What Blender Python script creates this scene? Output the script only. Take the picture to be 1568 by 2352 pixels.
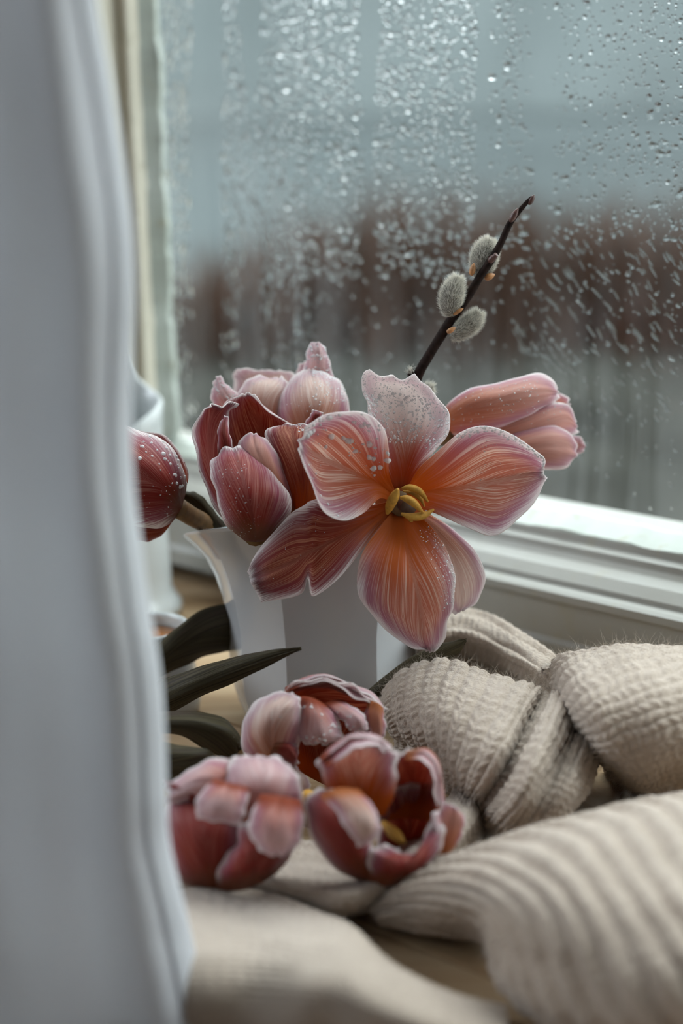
import bpy, math, random
import numpy as np
from mathutils import Matrix, Vector

for o in list(bpy.data.objects):
    bpy.data.objects.remove(o, do_unlink=True)
scene = bpy.context.scene
COL = scene.collection
rng = np.random.default_rng(7)
random.seed(7)

# ------------------------------------------------------------------ camera
F = 3920.0                     # focal length in pixels of a 1568 x 2352 frame
PITCH, ROLL, CAMH = math.radians(15.0), math.radians(-1.3), 0.2440
_fw = np.array([0, math.cos(PITCH), -math.sin(PITCH)])
_rt0 = np.array([1.0, 0, 0])
_up0 = np.cross(_rt0, _fw)
_rt = math.cos(ROLL) * _rt0 + math.sin(ROLL) * _up0
_up = -math.sin(ROLL) * _rt0 + math.cos(ROLL) * _up0
CAM = np.array([0, 0, CAMH])
cd = bpy.data.cameras.new('camera')
cam = bpy.data.objects.new('camera', cd)
COL.objects.link(cam)
M = Matrix(((_rt[0], _up[0], -_fw[0], 0), (_rt[1], _up[1], -_fw[1], 0), (_rt[2], _up[2], -_fw[2], CAMH), (0, 0, 0, 1)))
cam.matrix_world = M
cd.sensor_fit = 'VERTICAL'
cd.sensor_height = 36.0
cd.lens = 36.0 * F / 2352.0
cd.clip_start, cd.clip_end = 0.02, 400
cd.dof.use_dof = True
cd.dof.focus_distance = 0.578
cd.dof.aperture_fstop = 5.4
scene.camera = cam

# ------------------------------------------------------------------ light
SKY = 1.15
wd = bpy.data.worlds.new('overcast_sky')
scene.world = wd
wd.use_nodes = True
bg = wd.node_tree.nodes['Background']
# overcast sky: the zenith three times as bright as the horizon
_n = wd.node_tree.nodes; _l = wd.node_tree.links
_tc = _n.new('ShaderNodeTexCoord'); _sx = _n.new('ShaderNodeSeparateXYZ'); _l.new(_tc.outputs['Generated'], _sx.inputs[0])
_ab = _n.new('ShaderNodeMath'); _ab.operation = 'MAXIMUM'; _l.new(_sx.outputs[2], _ab.inputs[0]); _ab.inputs[1].default_value = 0.0
_ma = _n.new('ShaderNodeMath'); _ma.operation = 'MULTIPLY_ADD'; _l.new(_ab.outputs[0], _ma.inputs[0]); _ma.inputs[1].default_value = 2.0; _ma.inputs[2].default_value = 1.0
_mu = _n.new('ShaderNodeMath'); _mu.operation = 'MULTIPLY'; _l.new(_ma.outputs[0], _mu.inputs[0]); _mu.inputs[1].default_value = SKY
bg.inputs[0].default_value = (0.92, 0.97, 1.0, 1)
_l.new(_mu.outputs[0], bg.inputs[1])
# added area lamp for assumed light from the left; no second window is built
al = bpy.data.lights.new('added_left_lamp', 'AREA')
al.shape, al.size, al.size_y, al.energy, al.color = 'RECTANGLE', 1.3, 1.5, 20.0, (0.84, 0.93, 1.0)
alo = bpy.data.objects.new('added_left_lamp', al)
COL.objects.link(alo)
alo.location = (-2.1, 0.70, 1.35)
alo.rotation_euler = (Vector((0.0, 0.55, 0.05)) - Vector(alo.location)).to_track_quat('-Z', 'Y').to_euler()
scene.view_settings.view_transform = 'Standard'
scene.view_settings.look = 'None'
scene.view_settings.gamma = 1.0
scene.view_settings.use_curve_mapping = False
scene.view_settings.exposure = 1.20
scene.cycles.max_bounces = 6
scene.cycles.diffuse_bounces = 3
scene.cycles.glossy_bounces = 2
scene.cycles.transmission_bounces = 5
scene.cycles.transparent_max_bounces = 8
scene.cycles.caustics_reflective = False
scene.cycles.caustics_refractive = False


# ------------------------------------------------------------------ helpers
def ray(px, py):
    d = _fw + _rt * ((px - 784.0) / F) + _up * ((1176.0 - py) / F)
    return d / d[1]


def at(px, py, D):
    """world point seen at (px, py) at distance D in front of the camera (along y)"""
    return CAM + ray(px, py) * D


def atz(px, py, z):
    """world point seen at (px, py) at height z above the sill"""
    r = ray(px, py)
    return CAM + r * ((CAMH - z) / -r[2])


def tag(o, label=None, cat=None, group=None, kind=None):
    if label: o['label'] = label
    if cat: o['category'] = cat
    if group: o['group'] = group
    if kind: o['kind'] = kind
    return o


def empty(name, loc):
    o = bpy.data.objects.new(name, None)
    o.empty_display_size = 0.01
    COL.objects.link(o)
    o.location = loc
    return o


def root_loc(o):
    v = Vector(o.location)
    while o.parent is not None:
        o = o.parent
        v = v + Vector(o.location)
    return v


def mesh_obj(name, verts, faces, mat, parent=None, smooth=True, attrs=None):
    """verts in world space; the object's origin is put at its parent's origin or at its own middle"""
    verts = np.asarray(verts, float)
    me = bpy.data.meshes.new(name)
    if parent is not None:
        org = np.array(root_loc(parent))
    else:
        org = np.array([(verts[:, 0].min() + verts[:, 0].max()) / 2, (verts[:, 1].min() + verts[:, 1].max()) / 2, verts[:, 2].min()])
    v = verts - org
    if isinstance(faces, np.ndarray):
        n, k = faces.shape
        me.vertices.add(len(v)); me.vertices.foreach_set('co', v.ravel())
        me.loops.add(n * k); me.loops.foreach_set('vertex_index', faces.ravel().astype(np.int32))
        me.polygons.add(n)
        me.polygons.foreach_set('loop_start', np.arange(n, dtype=np.int32) * k)
        me.update(calc_edges=True)
    else:
        me.from_pydata(v.tolist(), [], [list(map(int, q)) for q in faces])
        me.update(calc_edges=True)
    if smooth:
        me.polygons.foreach_set('use_smooth', np.ones(len(me.polygons), dtype=bool))
    if attrs:
        for k, a in attrs.items():
            a = np.asarray(a, np.float32)
            if a.ndim == 2:
                at_ = me.attributes.new(k, 'FLOAT_VECTOR', 'POINT'); at_.data.foreach_set('vector', a.ravel())
            else:
                at_ = me.attributes.new(k, 'FLOAT', 'POINT'); at_.data.foreach_set('value', a)
    if mat: me.materials.append(mat)
    o = bpy.data.objects.new(name, me)
    COL.objects.link(o)
    if parent is not None:
        o.parent = parent
    else:
        o.location = org
    return o


def cr(arr, t):
    """Catmull-Rom along axis 0; arr (n, ...), t in [0, n-1]"""
    arr = np.asarray(arr, float)
    n = len(arr)
    ext = np.concatenate([[2 * arr[0] - arr[1]], arr, [2 * arr[-1] - arr[-2]]])
    t = np.asarray(t, float)
    i = np.clip(np.floor(t).astype(int), 0, n - 2)
    x = (t - i).reshape((-1,) + (1,) * (arr.ndim - 1))
    p0, p1, p2, p3 = ext[i], ext[i + 1], ext[i + 2], ext[i + 3]
    return 0.5 * (2 * p1 + (p2 - p0) * x + (2 * p0 - 5 * p1 + 4 * p2 - p3) * x * x + (3 * p1 - p0 - 3 * p2 + p3) * x ** 3)


def grid_normals(g):
    du = np.gradient(g, axis=1); dv = np.gradient(g, axis=0)
    n = np.cross(du, dv)
    n /= np.linalg.norm(n, axis=2, keepdims=True) + 1e-12
    c = g[g.shape[0] // 2, g.shape[1] // 2]
    if np.sum(n * (CAM - g)) < 0:
        n = -n
    return n


def sheet_mesh(g, n, t_front, t_back):
    """closed thin solid from a grid of points; returns verts, faces"""
    R, C = g.shape[:2]
    A = (g + n * t_front).reshape(-1, 3); B = (g - n * t_back).reshape(-1, 3)
    idx = np.arange(R * C).reshape(R, C)
    q = np.stack([idx[:-1, :-1], idx[:-1, 1:], idx[1:, 1:], idx[1:, :-1]], -1).reshape(-1, 4)
    qb = q[:, ::-1] + R * C
    loop = np.concatenate([idx[0, :], idx[1:, -1], idx[-1, -2::-1], idx[-2:0:-1, 0]])
    nx = np.roll(loop, -1)
    side = np.stack([nx, loop, loop + R * C, nx + R * C], -1)
    # orientation: front faces along n
    a, b, c_ = A[q[:, 0]], A[q[:, 1]], A[q[:, 2]]
    s = np.sum(np.cross(b - a, c_ - a) * n.reshape(-1, 3)[q[:, 0]])
    if s < 0:
        q, qb, side = q[:, ::-1], qb[:, ::-1], side[:, ::-1]
    return np.concatenate([A, B]), np.concatenate([q, qb, side])


def tube(name, pts, radii, mat, parent=None, seg=10, sub=5, attrs=None):
    pts = np.asarray(pts, float); n = len(pts)
    t = np.linspace(0, n - 1, (n - 1) * sub + 1)
    P = cr(pts, t); Rr = np.maximum(cr(np.asarray(radii, float)[:, None], t)[:, 0], 1e-5)
    T = np.gradient(P, axis=0); T /= np.linalg.norm(T, axis=1, keepdims=True)
    ref = np.array([0.3, -0.9, 0.2]); ref /= np.linalg.norm(ref)
    Nn = np.cross(T, ref); Nn /= np.linalg.norm(Nn, axis=1, keepdims=True)
    Bn = np.cross(T, Nn)
    a = np.linspace(0, 2 * math.pi, seg, endpoint=False)
    V = (P[:, None] + Rr[:, None, None] * (np.cos(a)[None, :, None] * Nn[:, None] + np.sin(a)[None, :, None] * Bn[:, None])).reshape(-1, 3)
    m = len(P)
    faces = []
    for i in range(m - 1):
        for j in range(seg):
            k = (j + 1) % seg
            faces.append((i * seg + j, i * seg + k, (i + 1) * seg + k, (i + 1) * seg + j))
    faces.append(tuple(range(seg))[::-1]); faces.append(tuple((m - 1) * seg + j for j in range(seg)))
    return mesh_obj(name, V, faces, mat, parent)


def hairs(name, base, d, ln, rad, mat, parent, curl=0.5):
    """thin three-sided tapering fibres with one bend, joined in one mesh"""
    N = len(base)
    d = d / (np.linalg.norm(d, axis=1, keepdims=True) + 1e-12)
    rnd = rng.normal(size=(N, 3))
    s = np.cross(d, rnd); s /= np.linalg.norm(s, axis=1, keepdims=True) + 1e-12
    b = np.cross(d, s)
    ln = np.asarray(ln).reshape(-1, 1)
    bend = s * curl
    p1 = base + d * ln * 0.5 + bend * ln * 0.18
    p2 = base + d * ln * 0.92 + bend * ln * 0.62
    out = []
    for c_, rr in ((base, 1.0), (p1, 0.75)):
        for k in range(3):
            a = 2 * math.pi * k / 3
            out.append(c_ + (s * math.cos(a) + b * math.sin(a)) * rad * rr)
    out.append(p2)
    V = np.stack(out, 1).reshape(-1, 3)
    f = []
    for k in range(3):
        k2 = (k + 1) % 3
        f += [(k, k2, 3 + k2), (k, 3 + k2, 3 + k), (3 + k, 3 + k2, 6)]
    f = np.array(f)
    faces = (f[None] + (np.arange(N) * 7)[:, None, None]).reshape(-1, 3)
    o = mesh_obj(name, V, faces, mat, parent)
    o['kind'] = 'stuff'
    return o


def dome_template(seg=10, rings=4, closed=True, cap=False):
    v, f = [(0, 0, 1.0)], []
    for r in range(1, rings + 1):
        th = r / rings * math.pi / 2
        for s in range(seg):
            a = 2 * math.pi * s / seg
            if cap:
                q = r / rings
                v.append((q * math.cos(a), q * math.sin(a), 1 - q * q))
            else:
                v.append((math.sin(th) * math.cos(a), math.sin(th) * math.sin(a), math.cos(th)))
    for s in range(seg):
        f.append((0, 1 + s, 1 + (s + 1) % seg))
    for r in range(rings - 1):
        for s in range(seg):
            a, b = 1 + r * seg + s, 1 + r * seg + (s + 1) % seg
            f += [(a, a + seg, b + seg), (a, b + seg, b)]
    if closed:
        base = [v[1 + (rings - 1) * seg + s] for s in range(seg)]      # its own rim, so that the flat foot stays flat
        v.append((0, 0, 0)); c = len(v) - 1; v += base; k = c + 1
        for s in range(seg):
            f.append((c, k + (s + 1) % seg, k + s))
    return np.array(v), np.array(f)


def drops(name, P, n, t1, r1, r2, hgt, mat, parent, seg=10, rings=4, cap=False):
    """water droplets: flattened domes at P, normal n, long axis t1"""
    V0, F0 = dome_template(seg, rings, True, cap)
    N = len(P)
    t1 = t1 - n * np.sum(t1 * n, 1, keepdims=True)
    t1 /= np.linalg.norm(t1, axis=1, keepdims=True) + 1e-12
    t2 = np.cross(n, t1)
    ang = np.arctan2(V0[:, 1], V0[:, 0])
    ph = rng.uniform(0, 6.28, (N, 2))
    wob = 1 + 0.13 * np.sin(2 * ang[None] + ph[:, :1]) + 0.09 * np.sin(3 * ang[None] + ph[:, 1:])
    X = V0[None, :, 0] * wob * r1[:, None]; Y = V0[None, :, 1] * wob * r2[:, None]; Z = V0[None, :, 2] * hgt[:, None]
    V = P[:, None] + X[..., None] * t1[:, None] + Y[..., None] * t2[:, None] + Z[..., None] * n[:, None]
    faces = (F0[None] + (np.arange(N) * len(V0))[:, None, None]).reshape(-1, 3)
    o = mesh_obj(name, V.reshape(-1, 3), faces, mat, parent)
    o['kind'] = 'stuff'
    return o


# ------------------------------------------------------------------ materials
def newmat(name):
    m = bpy.data.materials.new(name); m.use_nodes = True
    nt = m.node_tree
    for n in list(nt.nodes): nt.nodes.remove(n)
    out = nt.nodes.new('ShaderNodeOutputMaterial')
    return m, nt, out


class NB:
    def __init__(s, nt): s.nt = nt
    def n(s, t, **k):
        x = s.nt.nodes.new('ShaderNode' + t)
        for a, b in k.items(): setattr(x, a, b)
        return x
    def l(s, a, b): s.nt.links.new(a, b)
    def val(s, sock, v):
        if hasattr(v, 'is_output'): s.l(v, sock)
        else: sock.default_value = v
    def math(s, op, a, b=0.0, c=None, clamp=False):
        x = s.n('Math', operation=op); x.use_clamp = clamp
        s.val(x.inputs[0], a); s.val(x.inputs[1], b)
        if c is not None: s.val(x.inputs[2], c)
        return x.outputs[0]
    def mix(s, f, a, b):
        x = s.n('Mix', data_type='RGBA'); s.val(x.inputs[0], f); s.val(x.inputs[6], a); s.val(x.inputs[7], b)
        return x.outputs[2]
    def ss(s, v, a, b):
        x = s.n('MapRange', interpolation_type='SMOOTHSTEP'); s.val(x.inputs[0], v)
        x.inputs[1].default_value = a; x.inputs[2].default_value = b
        return x.outputs[0]
    def noise(s, vec, scale, detail=2.0, rough=0.5):
        x = s.n('TexNoise'); s.l(vec, x.inputs['Vector']); x.inputs['Scale'].default_value = scale
        x.inputs['Detail'].default_value = detail; x.inputs['Roughness'].default_value = rough
        return x.outputs[0]
    def mapping(s, vec, sc=(1, 1, 1), rot=(0, 0, 0), loc=(0, 0, 0)):
        x = s.n('Mapping'); s.l(vec, x.inputs[0]); x.inputs['Scale'].default_value = sc
        x.inputs['Rotation'].default_value = rot; x.inputs['Location'].default_value = loc
        return x.outputs[0]
    def ramp(s, v, stops):
        x = s.n('ValToRGB'); s.val(x.inputs[0], v)
        el = x.color_ramp.elements
        while len(el) > 1: el.remove(el[-1])
        el[0].position, el[0].color = stops[0][0], (*stops[0][1], 1)
        for p, c in stops[1:]:
            e = el.new(p); e.color = (*c, 1)
        return x.outputs[0]
    def bump(s, h, strength, dist):
        x = s.n('Bump'); s.l(h, x.inputs['Height']); x.inputs['Strength'].default_value = strength
        x.inputs['Distance'].default_value = dist
        return x.outputs[0]


def rgb(r, g, b): return (r, g, b, 1)


def simple(name, col, rough=0.5, noise_amt=0.12, noise_scale=60, bump=0.0, coat=0.0, spec=0.5, translucent=0.0, sheen=0.0):
    m, nt, out = newmat(name); b = NB(nt)
    tc = b.n('TexCoord').outputs['Object']
    nz = b.noise(tc, noise_scale, 3)
    dark = tuple(c * (1 - noise_amt * 1.6) for c in col); lite = tuple(min(1, c * (1 + noise_amt)) for c in col)
    c = b.ramp(nz, [(0.3, dark), (0.7, lite)])
    p = b.n('BsdfPrincipled'); b.l(c, p.inputs['Base Color']); p.inputs['Roughness'].default_value = rough
    p.inputs['Specular IOR Level'].default_value = spec
    p.inputs['Coat Weight'].default_value = coat; p.inputs['Sheen Weight'].default_value = sheen
    if bump: b.l(b.bump(nz, 0.5, bump), p.inputs['Normal'])
    sh = p.outputs[0]
    if translucent:
        t = b.n('BsdfTranslucent'); b.l(c, t.inputs[0])
        mx = b.n('MixShader'); mx.inputs[0].default_value = translucent
        b.l(sh, mx.inputs[1]); b.l(t.outputs[0], mx.inputs[2]); sh = mx.outputs[0]
    b.l(sh, out.inputs[0])
    return m


def petal_material(name, deep, mid, pale, purple, stripe, palemix, base=(0.50, 0.13, 0.02), transl=0.32, basev=0.30, gam=0.74, tipdark=0.0):
    """feathered tulip petal: veins run out from the midrib, pale rim, orange at the throat"""
    m, nt, out = newmat(name); b = NB(nt)
    a = b.n('Attribute'); a.attribute_name = 'pv'
    e = b.n('Attribute'); e.attribute_name = 'pe'
    sp = b.n('SeparateXYZ'); b.l(a.outputs['Vector'], sp.inputs[0])
    w, v, seed = sp.outputs[0], sp.outputs[1], sp.outputs[2]
    def cv(fw_, fv):
        c = b.n('CombineXYZ'); b.l(b.math('MULTIPLY', w, fw_), c.inputs[0]); b.l(b.math('MULTIPLY', v, fv), c.inputs[1])
        b.l(b.math('MULTIPLY', seed, 17.3), c.inputs[2]); return c.outputs[0]
    fine = b.noise(cv(78, 1.7), 1.0, 2.0, 0.6)
    wide = b.noise(cv(16, 1.6), 1.0, 2.0, 0.5)
    blot = b.noise(cv(3.0, 2.5), 1.0, 2.0, 0.5)
    st = b.ss(b.math('ADD', b.math('MULTIPLY', fine, 0.72), b.math('MULTIPLY', wide, 0.28)), 0.485, 0.575)
    ed = e.outputs['Fac']
    # body colour along the petal
    body = b.mix(b.ss(b.math('ADD', v, b.math('MULTIPLY', blot, 0.25)), 0.30, 0.95), rgb(*deep), rgb(*mid))
    body = b.mix(b.math('MULTIPLY', b.ss(b.math('ADD', ed, b.math('MULTIPLY', wide, 0.35)), 0.72, 0.26), purple), body, rgb(0.42, 0.16, 0.26))
    pal = b.mix(b.ss(ed, 0.5, 0.05), rgb(*pale), rgb(0.70, 0.58, 0.60))
    amt = b.math('MULTIPLY', st, b.math('ADD', b.math('MULTIPLY', b.ss(v, 0.15, 0.6), 0.75), 0.25))
    amt = b.math('MULTIPLY', amt, stripe, clamp=True)
    amt = b.math('MAXIMUM', amt, b.math('MULTIPLY', b.ss(v, 0.25, 0.6), palemix))
    col = b.mix(amt, body, pal)
    tipd = b.math('MULTIPLY', b.ss(b.math('ADD', v, b.math('MULTIPLY', b.math('SUBTRACT', wide, 0.5), 0.12)), 0.90, 0.985), tipdark)
    col = b.mix(tipd, col, rgb(0.11, 0.02, 0.03))
    rim = b.ss(b.math('ADD', ed, b.math('MULTIPLY', b.math('SUBTRACT', fine, 0.5), 0.62)), 0.135, 0.015)
    col = b.mix(rim, col, rgb(0.84, 0.78, 0.77))
    thr = b.ss(b.math('ADD', v, b.math('MULTIPLY', b.math('SUBTRACT', wide, 0.5), 0.25)), basev, basev * 0.25)
    col = b.mix(thr, col, rgb(*base))
    p = b.n('BsdfPrincipled'); b.l(col, p.inputs['Base Color']); p.inputs['Roughness'].default_value = 0.42
    p.inputs['Specular IOR Level'].default_value = 0.18
    p.inputs['Sheen Weight'].default_value = 0.06; p.inputs['Sheen Roughness'].default_value = 0.35
    b.l(b.bump(fine, 0.45, 0.0004), p.inputs['Normal'])
    gm = b.n('Gamma'); b.l(col, gm.inputs[0]); gm.inputs[1].default_value = gam
    t = b.n('BsdfTranslucent'); b.l(gm.outputs[0], t.inputs[0])
    mx = b.n('MixShader'); mx.inputs[0].default_value = transl
    b.l(p.outputs[0], mx.inputs[1]); b.l(t.outputs[0], mx.inputs[2])
    b.l(mx.outputs[0], out.inputs[0])
    return m


PM = {
    'coral': petal_material('petal_coral', (0.58, 0.14, 0.045), (0.54, 0.175, 0.125), (0.90, 0.74, 0.64), 0.85, 0.92, 0.10, (0.52, 0.12, 0.015), 0.50, 0.50, tipdark=0.75),
    'back': petal_material('petal_dewy', (0.40, 0.10, 0.04), (0.66, 0.50, 0.49), (0.90, 0.84, 0.81), 0.55, 1.0, 0.72, (0.36, 0.06, 0.012), 0.50, 0.36),
    'deep': petal_material('petal_deep_red', (0.25, 0.036, 0.015), (0.27, 0.045, 0.033), (0.70, 0.33, 0.20), 0.25, 0.60, 0.0, (0.46, 0.10, 0.015), 0.50, gam=0.95, tipdark=0.7),
    'wine': petal_material('petal_wine', (0.23, 0.020, 0.013), (0.26, 0.032, 0.030), (0.58, 0.25, 0.20), 0.42, 0.55, 0.0, (0.20, 0.055, 0.022), 0.36, gam=1.0, tipdark=0.6),
    'pale': petal_material('petal_pale', (0.52, 0.24, 0.16), (0.58, 0.34, 0.29), (0.86, 0.76, 0.70), 0.85, 1.0, 0.38, (0.48, 0.16, 0.05), 0.50, 0.22),
    'pink': petal_material('petal_pink', (0.54, 0.21, 0.12), (0.60, 0.29, 0.25), (0.76, 0.53, 0.46), 0.80, 0.55, 0.20, (0.45, 0.16, 0.06), 0.50, 0.25),
    'white': petal_material('petal_white_edged', (0.56, 0.25, 0.21), (0.62, 0.35, 0.37), (0.82, 0.66, 0.66), 0.75, 0.95, 0.40, (0.34, 0.07, 0.03), 0.50, 0.22),
}


def leaf_material():
    m, nt, out = newmat('tulip_leaf_green'); b = NB(nt)
    a = b.n('Attribute'); a.attribute_name = 'pv'
    sp = b.n('SeparateXYZ'); b.l(a.outputs['Vector'], sp.inputs[0])
    c = b.n('CombineXYZ'); b.l(b.math('MULTIPLY', sp.outputs[0], 26), c.inputs[0]); b.l(b.math('MULTIPLY', sp.outputs[1], 1.2), c.inputs[1]); b.l(sp.outputs[2], c.inputs[2])
    fine = b.noise(c.outputs[0], 1.0, 2)
    c2 = b.n('CombineXYZ'); b.l(b.math('MULTIPLY', sp.outputs[0], 2), c2.inputs[0]); b.l(b.math('MULTIPLY', sp.outputs[1], 2), c2.inputs[1]); b.l(sp.outputs[2], c2.inputs[2])
    bl = b.noise(c2.outputs[0], 1.0, 2)
    col = b.mix(b.ss(fine, 0.35, 0.65), rgb(0.024, 0.019, 0.011), rgb(0.062, 0.050, 0.027))
    col = b.mix(b.math('MULTIPLY', b.ss(bl, 0.5, 0.75), 0.5), col, rgb(0.028, 0.013, 0.013))
    p = b.n('BsdfPrincipled'); b.l(col, p.inputs['Base Color']); p.inputs['Roughness'].default_value = 0.5
    p.inputs['Specular IOR Level'].default_value = 0.12
    b.l(b.bump(fine, 0.35, 0.0003), p.inputs['Normal'])
    b.l(p.outputs[0], out.inputs[0])
    return m


LEAF = leaf_material()
STEM = simple('tulip_stem', (0.17, 0.088, 0.028), 0.6, 0.2, 300)
ANTHER = simple('anther_yellow', (0.46, 0.23, 0.025), 0.7, 0.15, 900, 0.0002)
PISTIL = simple('pistil', (0.10, 0.05, 0.03), 0.6, 0.15, 900)
PORCELAIN = simple('white_porcelain', (0.47, 0.475, 0.49), 0.16, 0.015, 30, coat=0.35)
ENAMEL = simple('white_enamel', (0.52, 0.545, 0.545), 0.22, 0.02, 30, coat=0.3)
TEA = simple('tea', (0.30, 0.11, 0.025), 0.08, 0.05, 40)
TWIG = simple('twig_bark', (0.018, 0.0100, 0.0078), 0.8, 0.35, 500, 0.0004, spec=0.12)
BUD = simple('bud_brown', (0.085, 0.035, 0.028), 0.4, 0.2, 500)
SCALE = simple('bud_scale_orange', (0.42, 0.19, 0.07), 0.5, 0.25, 500)
CATKIN = simple('catkin_grey', (0.16, 0.145, 0.12), 0.9, 0.3, 900)
FUR = simple('catkin_fur', (0.88, 0.85, 0.78), 0.8, 0.05, 500, translucent=0.5)


def water_material():
    m, nt, out = newmat('water'); b = NB(nt)
    p = b.n('BsdfPrincipled'); p.inputs['Base Color'].default_value = rgb(1, 1, 1); p.inputs['Roughness'].default_value = 0.0
    p.inputs['IOR'].default_value = 1.33; p.inputs['Transmission Weight'].default_value = 1.0
    b.l(p.outputs[0], out.inputs[0]); return m


WATER = water_material()


def dew_material():
    m, nt, out = newmat('dew'); b = NB(nt)
    tr = b.n('BsdfTransparent'); gl = b.n('BsdfGlossy'); gl.inputs['Roughness'].default_value = 0.12
    lw = b.n('LayerWeight'); lw.inputs[0].default_value = 0.35
    fc = b.math('ADD', b.math('MULTIPLY', lw.outputs['Fresnel'], 0.25), 0.06)
    mx = b.n('MixShader'); b.l(fc, mx.inputs[0]); b.l(tr.outputs[0], mx.inputs[1]); b.l(gl.outputs[0], mx.inputs[2])
    df = b.n('BsdfDiffuse'); df.inputs[0].default_value = rgb(0.95, 0.96, 0.97)  # white diffuse share stands in for the bright glints of the drops
    m2 = b.n('MixShader'); m2.inputs[0].default_value = 0.48; b.l(mx.outputs[0], m2.inputs[1]); b.l(df.outputs[0], m2.inputs[2])
    b.l(m2.outputs[0], out.inputs[0]); return m


DEW = dew_material()


def wool_material():
    m, nt, out = newmat('oatmeal_wool'); b = NB(nt)
    tc = b.n('TexCoord').outputs['Object']
    n1 = b.noise(tc, 900, 4, 0.7); n2 = b.noise(tc, 90, 3)
    k = b.n('Attribute'); k.attribute_name = 'kh'
    c = b.ramp(n2, [(0.25, (0.385, 0.30, 0.235)), (0.75, (0.48, 0.385, 0.31))])
    c = b.mix(b.math('MULTIPLY', b.ss(n1, 0.52, 0.72), 0.55), c, rgb(0.56, 0.47, 0.395))
    c = b.mix(b.math('MULTIPLY', b.ss(n1, 0.46, 0.30), 0.5), c, rgb(0.24, 0.175, 0.125))
    p = b.n('BsdfPrincipled'); b.l(c, p.inputs['Base Color']); p.inputs['Roughness'].default_value = 0.95
    p.inputs['Specular IOR Level'].default_value = 0.1
    p.inputs['Sheen Weight'].default_value = 0.4; p.inputs['Sheen Roughness'].default_value = 0.6
    b.l(b.bump(n1, 0.8, 0.0012), p.inputs['Normal'])
    b.l(p.outputs[0], out.inputs[0]); return m


WOOL = wool_material()
FUZZ = simple('wool_fuzz', (0.60, 0.51, 0.43), 0.9, 0.1, 300, translucent=0.3)


def fabric_material():
    m, nt, out = newmat('white_voile'); b = NB(nt)
    tc = b.n('TexCoord').outputs['Object']
    wv = b.n('TexWave'); wv.bands_direction = 'X'; b.l(tc, wv.inputs[0]); wv.inputs['Scale'].default_value = 900
    wz = b.n('TexWave'); wz.bands_direction = 'Z'; b.l(tc, wz.inputs[0]); wz.inputs['Scale'].default_value = 900
    h = b.math('ADD', wv.outputs['Fac'], wz.outputs['Fac'])
    nz = b.noise(tc, 14, 2)
    c = b.ramp(nz, [(0.3, (0.72, 0.725, 0.755)), (0.7, (0.76, 0.77, 0.795))])
    p = b.n('BsdfDiffuse'); b.l(c, p.inputs[0]); b.l(b.bump(h, 0.15, 0.0002), p.inputs['Normal'])
    t = b.n('BsdfTranslucent'); b.l(c, t.inputs[0])
    mx = b.n('MixShader'); mx.inputs[0].default_value = 0.48
    b.l(p.outputs[0], mx.inputs[1]); b.l(t.outputs[0], mx.inputs[2]); b.l(mx.outputs[0], out.inputs[0]); return m


VOILE = fabric_material()


def paint_material(name, c0, c1, dirt, spots):
    m, nt, out = newmat(name); b = NB(nt)
    tc = b.n('TexCoord').outputs['Object']
    n1 = b.noise(tc, 16, 4, 0.6); n2 = b.noise(b.mapping(tc, (1, 1, 1)), 120, 3)
    c = b.ramp(n1, [(0.3, c0), (0.7, c1)])
    c = b.mix(b.math('MULTIPLY', b.ss(n2, 0.58, 0.74), dirt), c, rgb(0.30, 0.27, 0.18))
    if spots:
        vo = b.n('TexVoronoi'); b.l(tc, vo.inputs['Vector']); vo.inputs['Scale'].default_value = 55
        sp = b.n('SeparateXYZ'); b.l(tc, sp.inputs[0])
        f = b.math('MULTIPLY', b.ss(vo.outputs['Distance'], 0.30, 0.12), b.ss(n1, 0.48, 0.62))
        f = b.math('MULTIPLY', f, b.ss(sp.outputs[2], 0.19, 0.26))
        c = b.mix(b.math('MULTIPLY', f, 0.7), c, rgb(0.10, 0.10, 0.07))
    p = b.n('BsdfPrincipled'); b.l(c, p.inputs['Base Color']); p.inputs['Roughness'].default_value = 0.45
    b.l(b.bump(n2, 0.25, 0.0006), p.inputs['Normal'])
    b.l(p.outputs[0], out.inputs[0]); return m


PAINT = paint_material('white_gloss_paint', (0.275, 0.265, 0.235), (0.315, 0.312, 0.29), 0.25, False)
PAINT_OLD = paint_material('yellowed_paint', (0.50, 0.46, 0.37), (0.60, 0.56, 0.46), 0.35, True)
PUTTY = paint_material('old_putty', (0.33, 0.36, 0.31), (0.44, 0.47, 0.44), 0.6, False)
PLASTER = simple('wall_plaster', (0.36, 0.345, 0.315), 0.9, 0.05, 8)


def wood_material():
    m, nt, out = newmat('oak_board'); b = NB(nt)
    tc = b.n('TexCoord').outputs['Object']
    oi = b.n('ObjectInfo')
    mp = b.n('VectorMath', operation='ADD'); b.l(tc, mp.inputs[0])
    cx = b.n('CombineXYZ'); b.l(b.math('MULTIPLY', oi.outputs['Random'], 9.0), cx.inputs[1]); b.l(cx.outputs[0], mp.inputs[1])
    s = b.mapping(mp.outputs[0], (5, 70, 40))
    g = b.noise(s, 1.0, 5, 0.6); g2 = b.noise(b.mapping(mp.outputs[0], (18, 320, 100)), 1.0, 2)
    c = b.ramp(g, [(0.25, (0.22, 0.125, 0.062)), (0.5, (0.35, 0.235, 0.135)), (0.75, (0.46, 0.35, 0.225))])
    c = b.mix(b.math('MULTIPLY', b.ss(g2, 0.55, 0.7), 0.4), c, rgb(0.25, 0.14, 0.07))
    p = b.n('BsdfPrincipled'); b.l(c, p.inputs['Base Color']); p.inputs['Roughness'].default_value = 0.75; p.inputs['Specular IOR Level'].default_value = 0.15
    b.l(b.bump(g2, 0.2, 0.0004), p.inputs['Normal'])
    b.l(p.outputs[0], out.inputs[0]); return m


OAK = wood_material()

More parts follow.
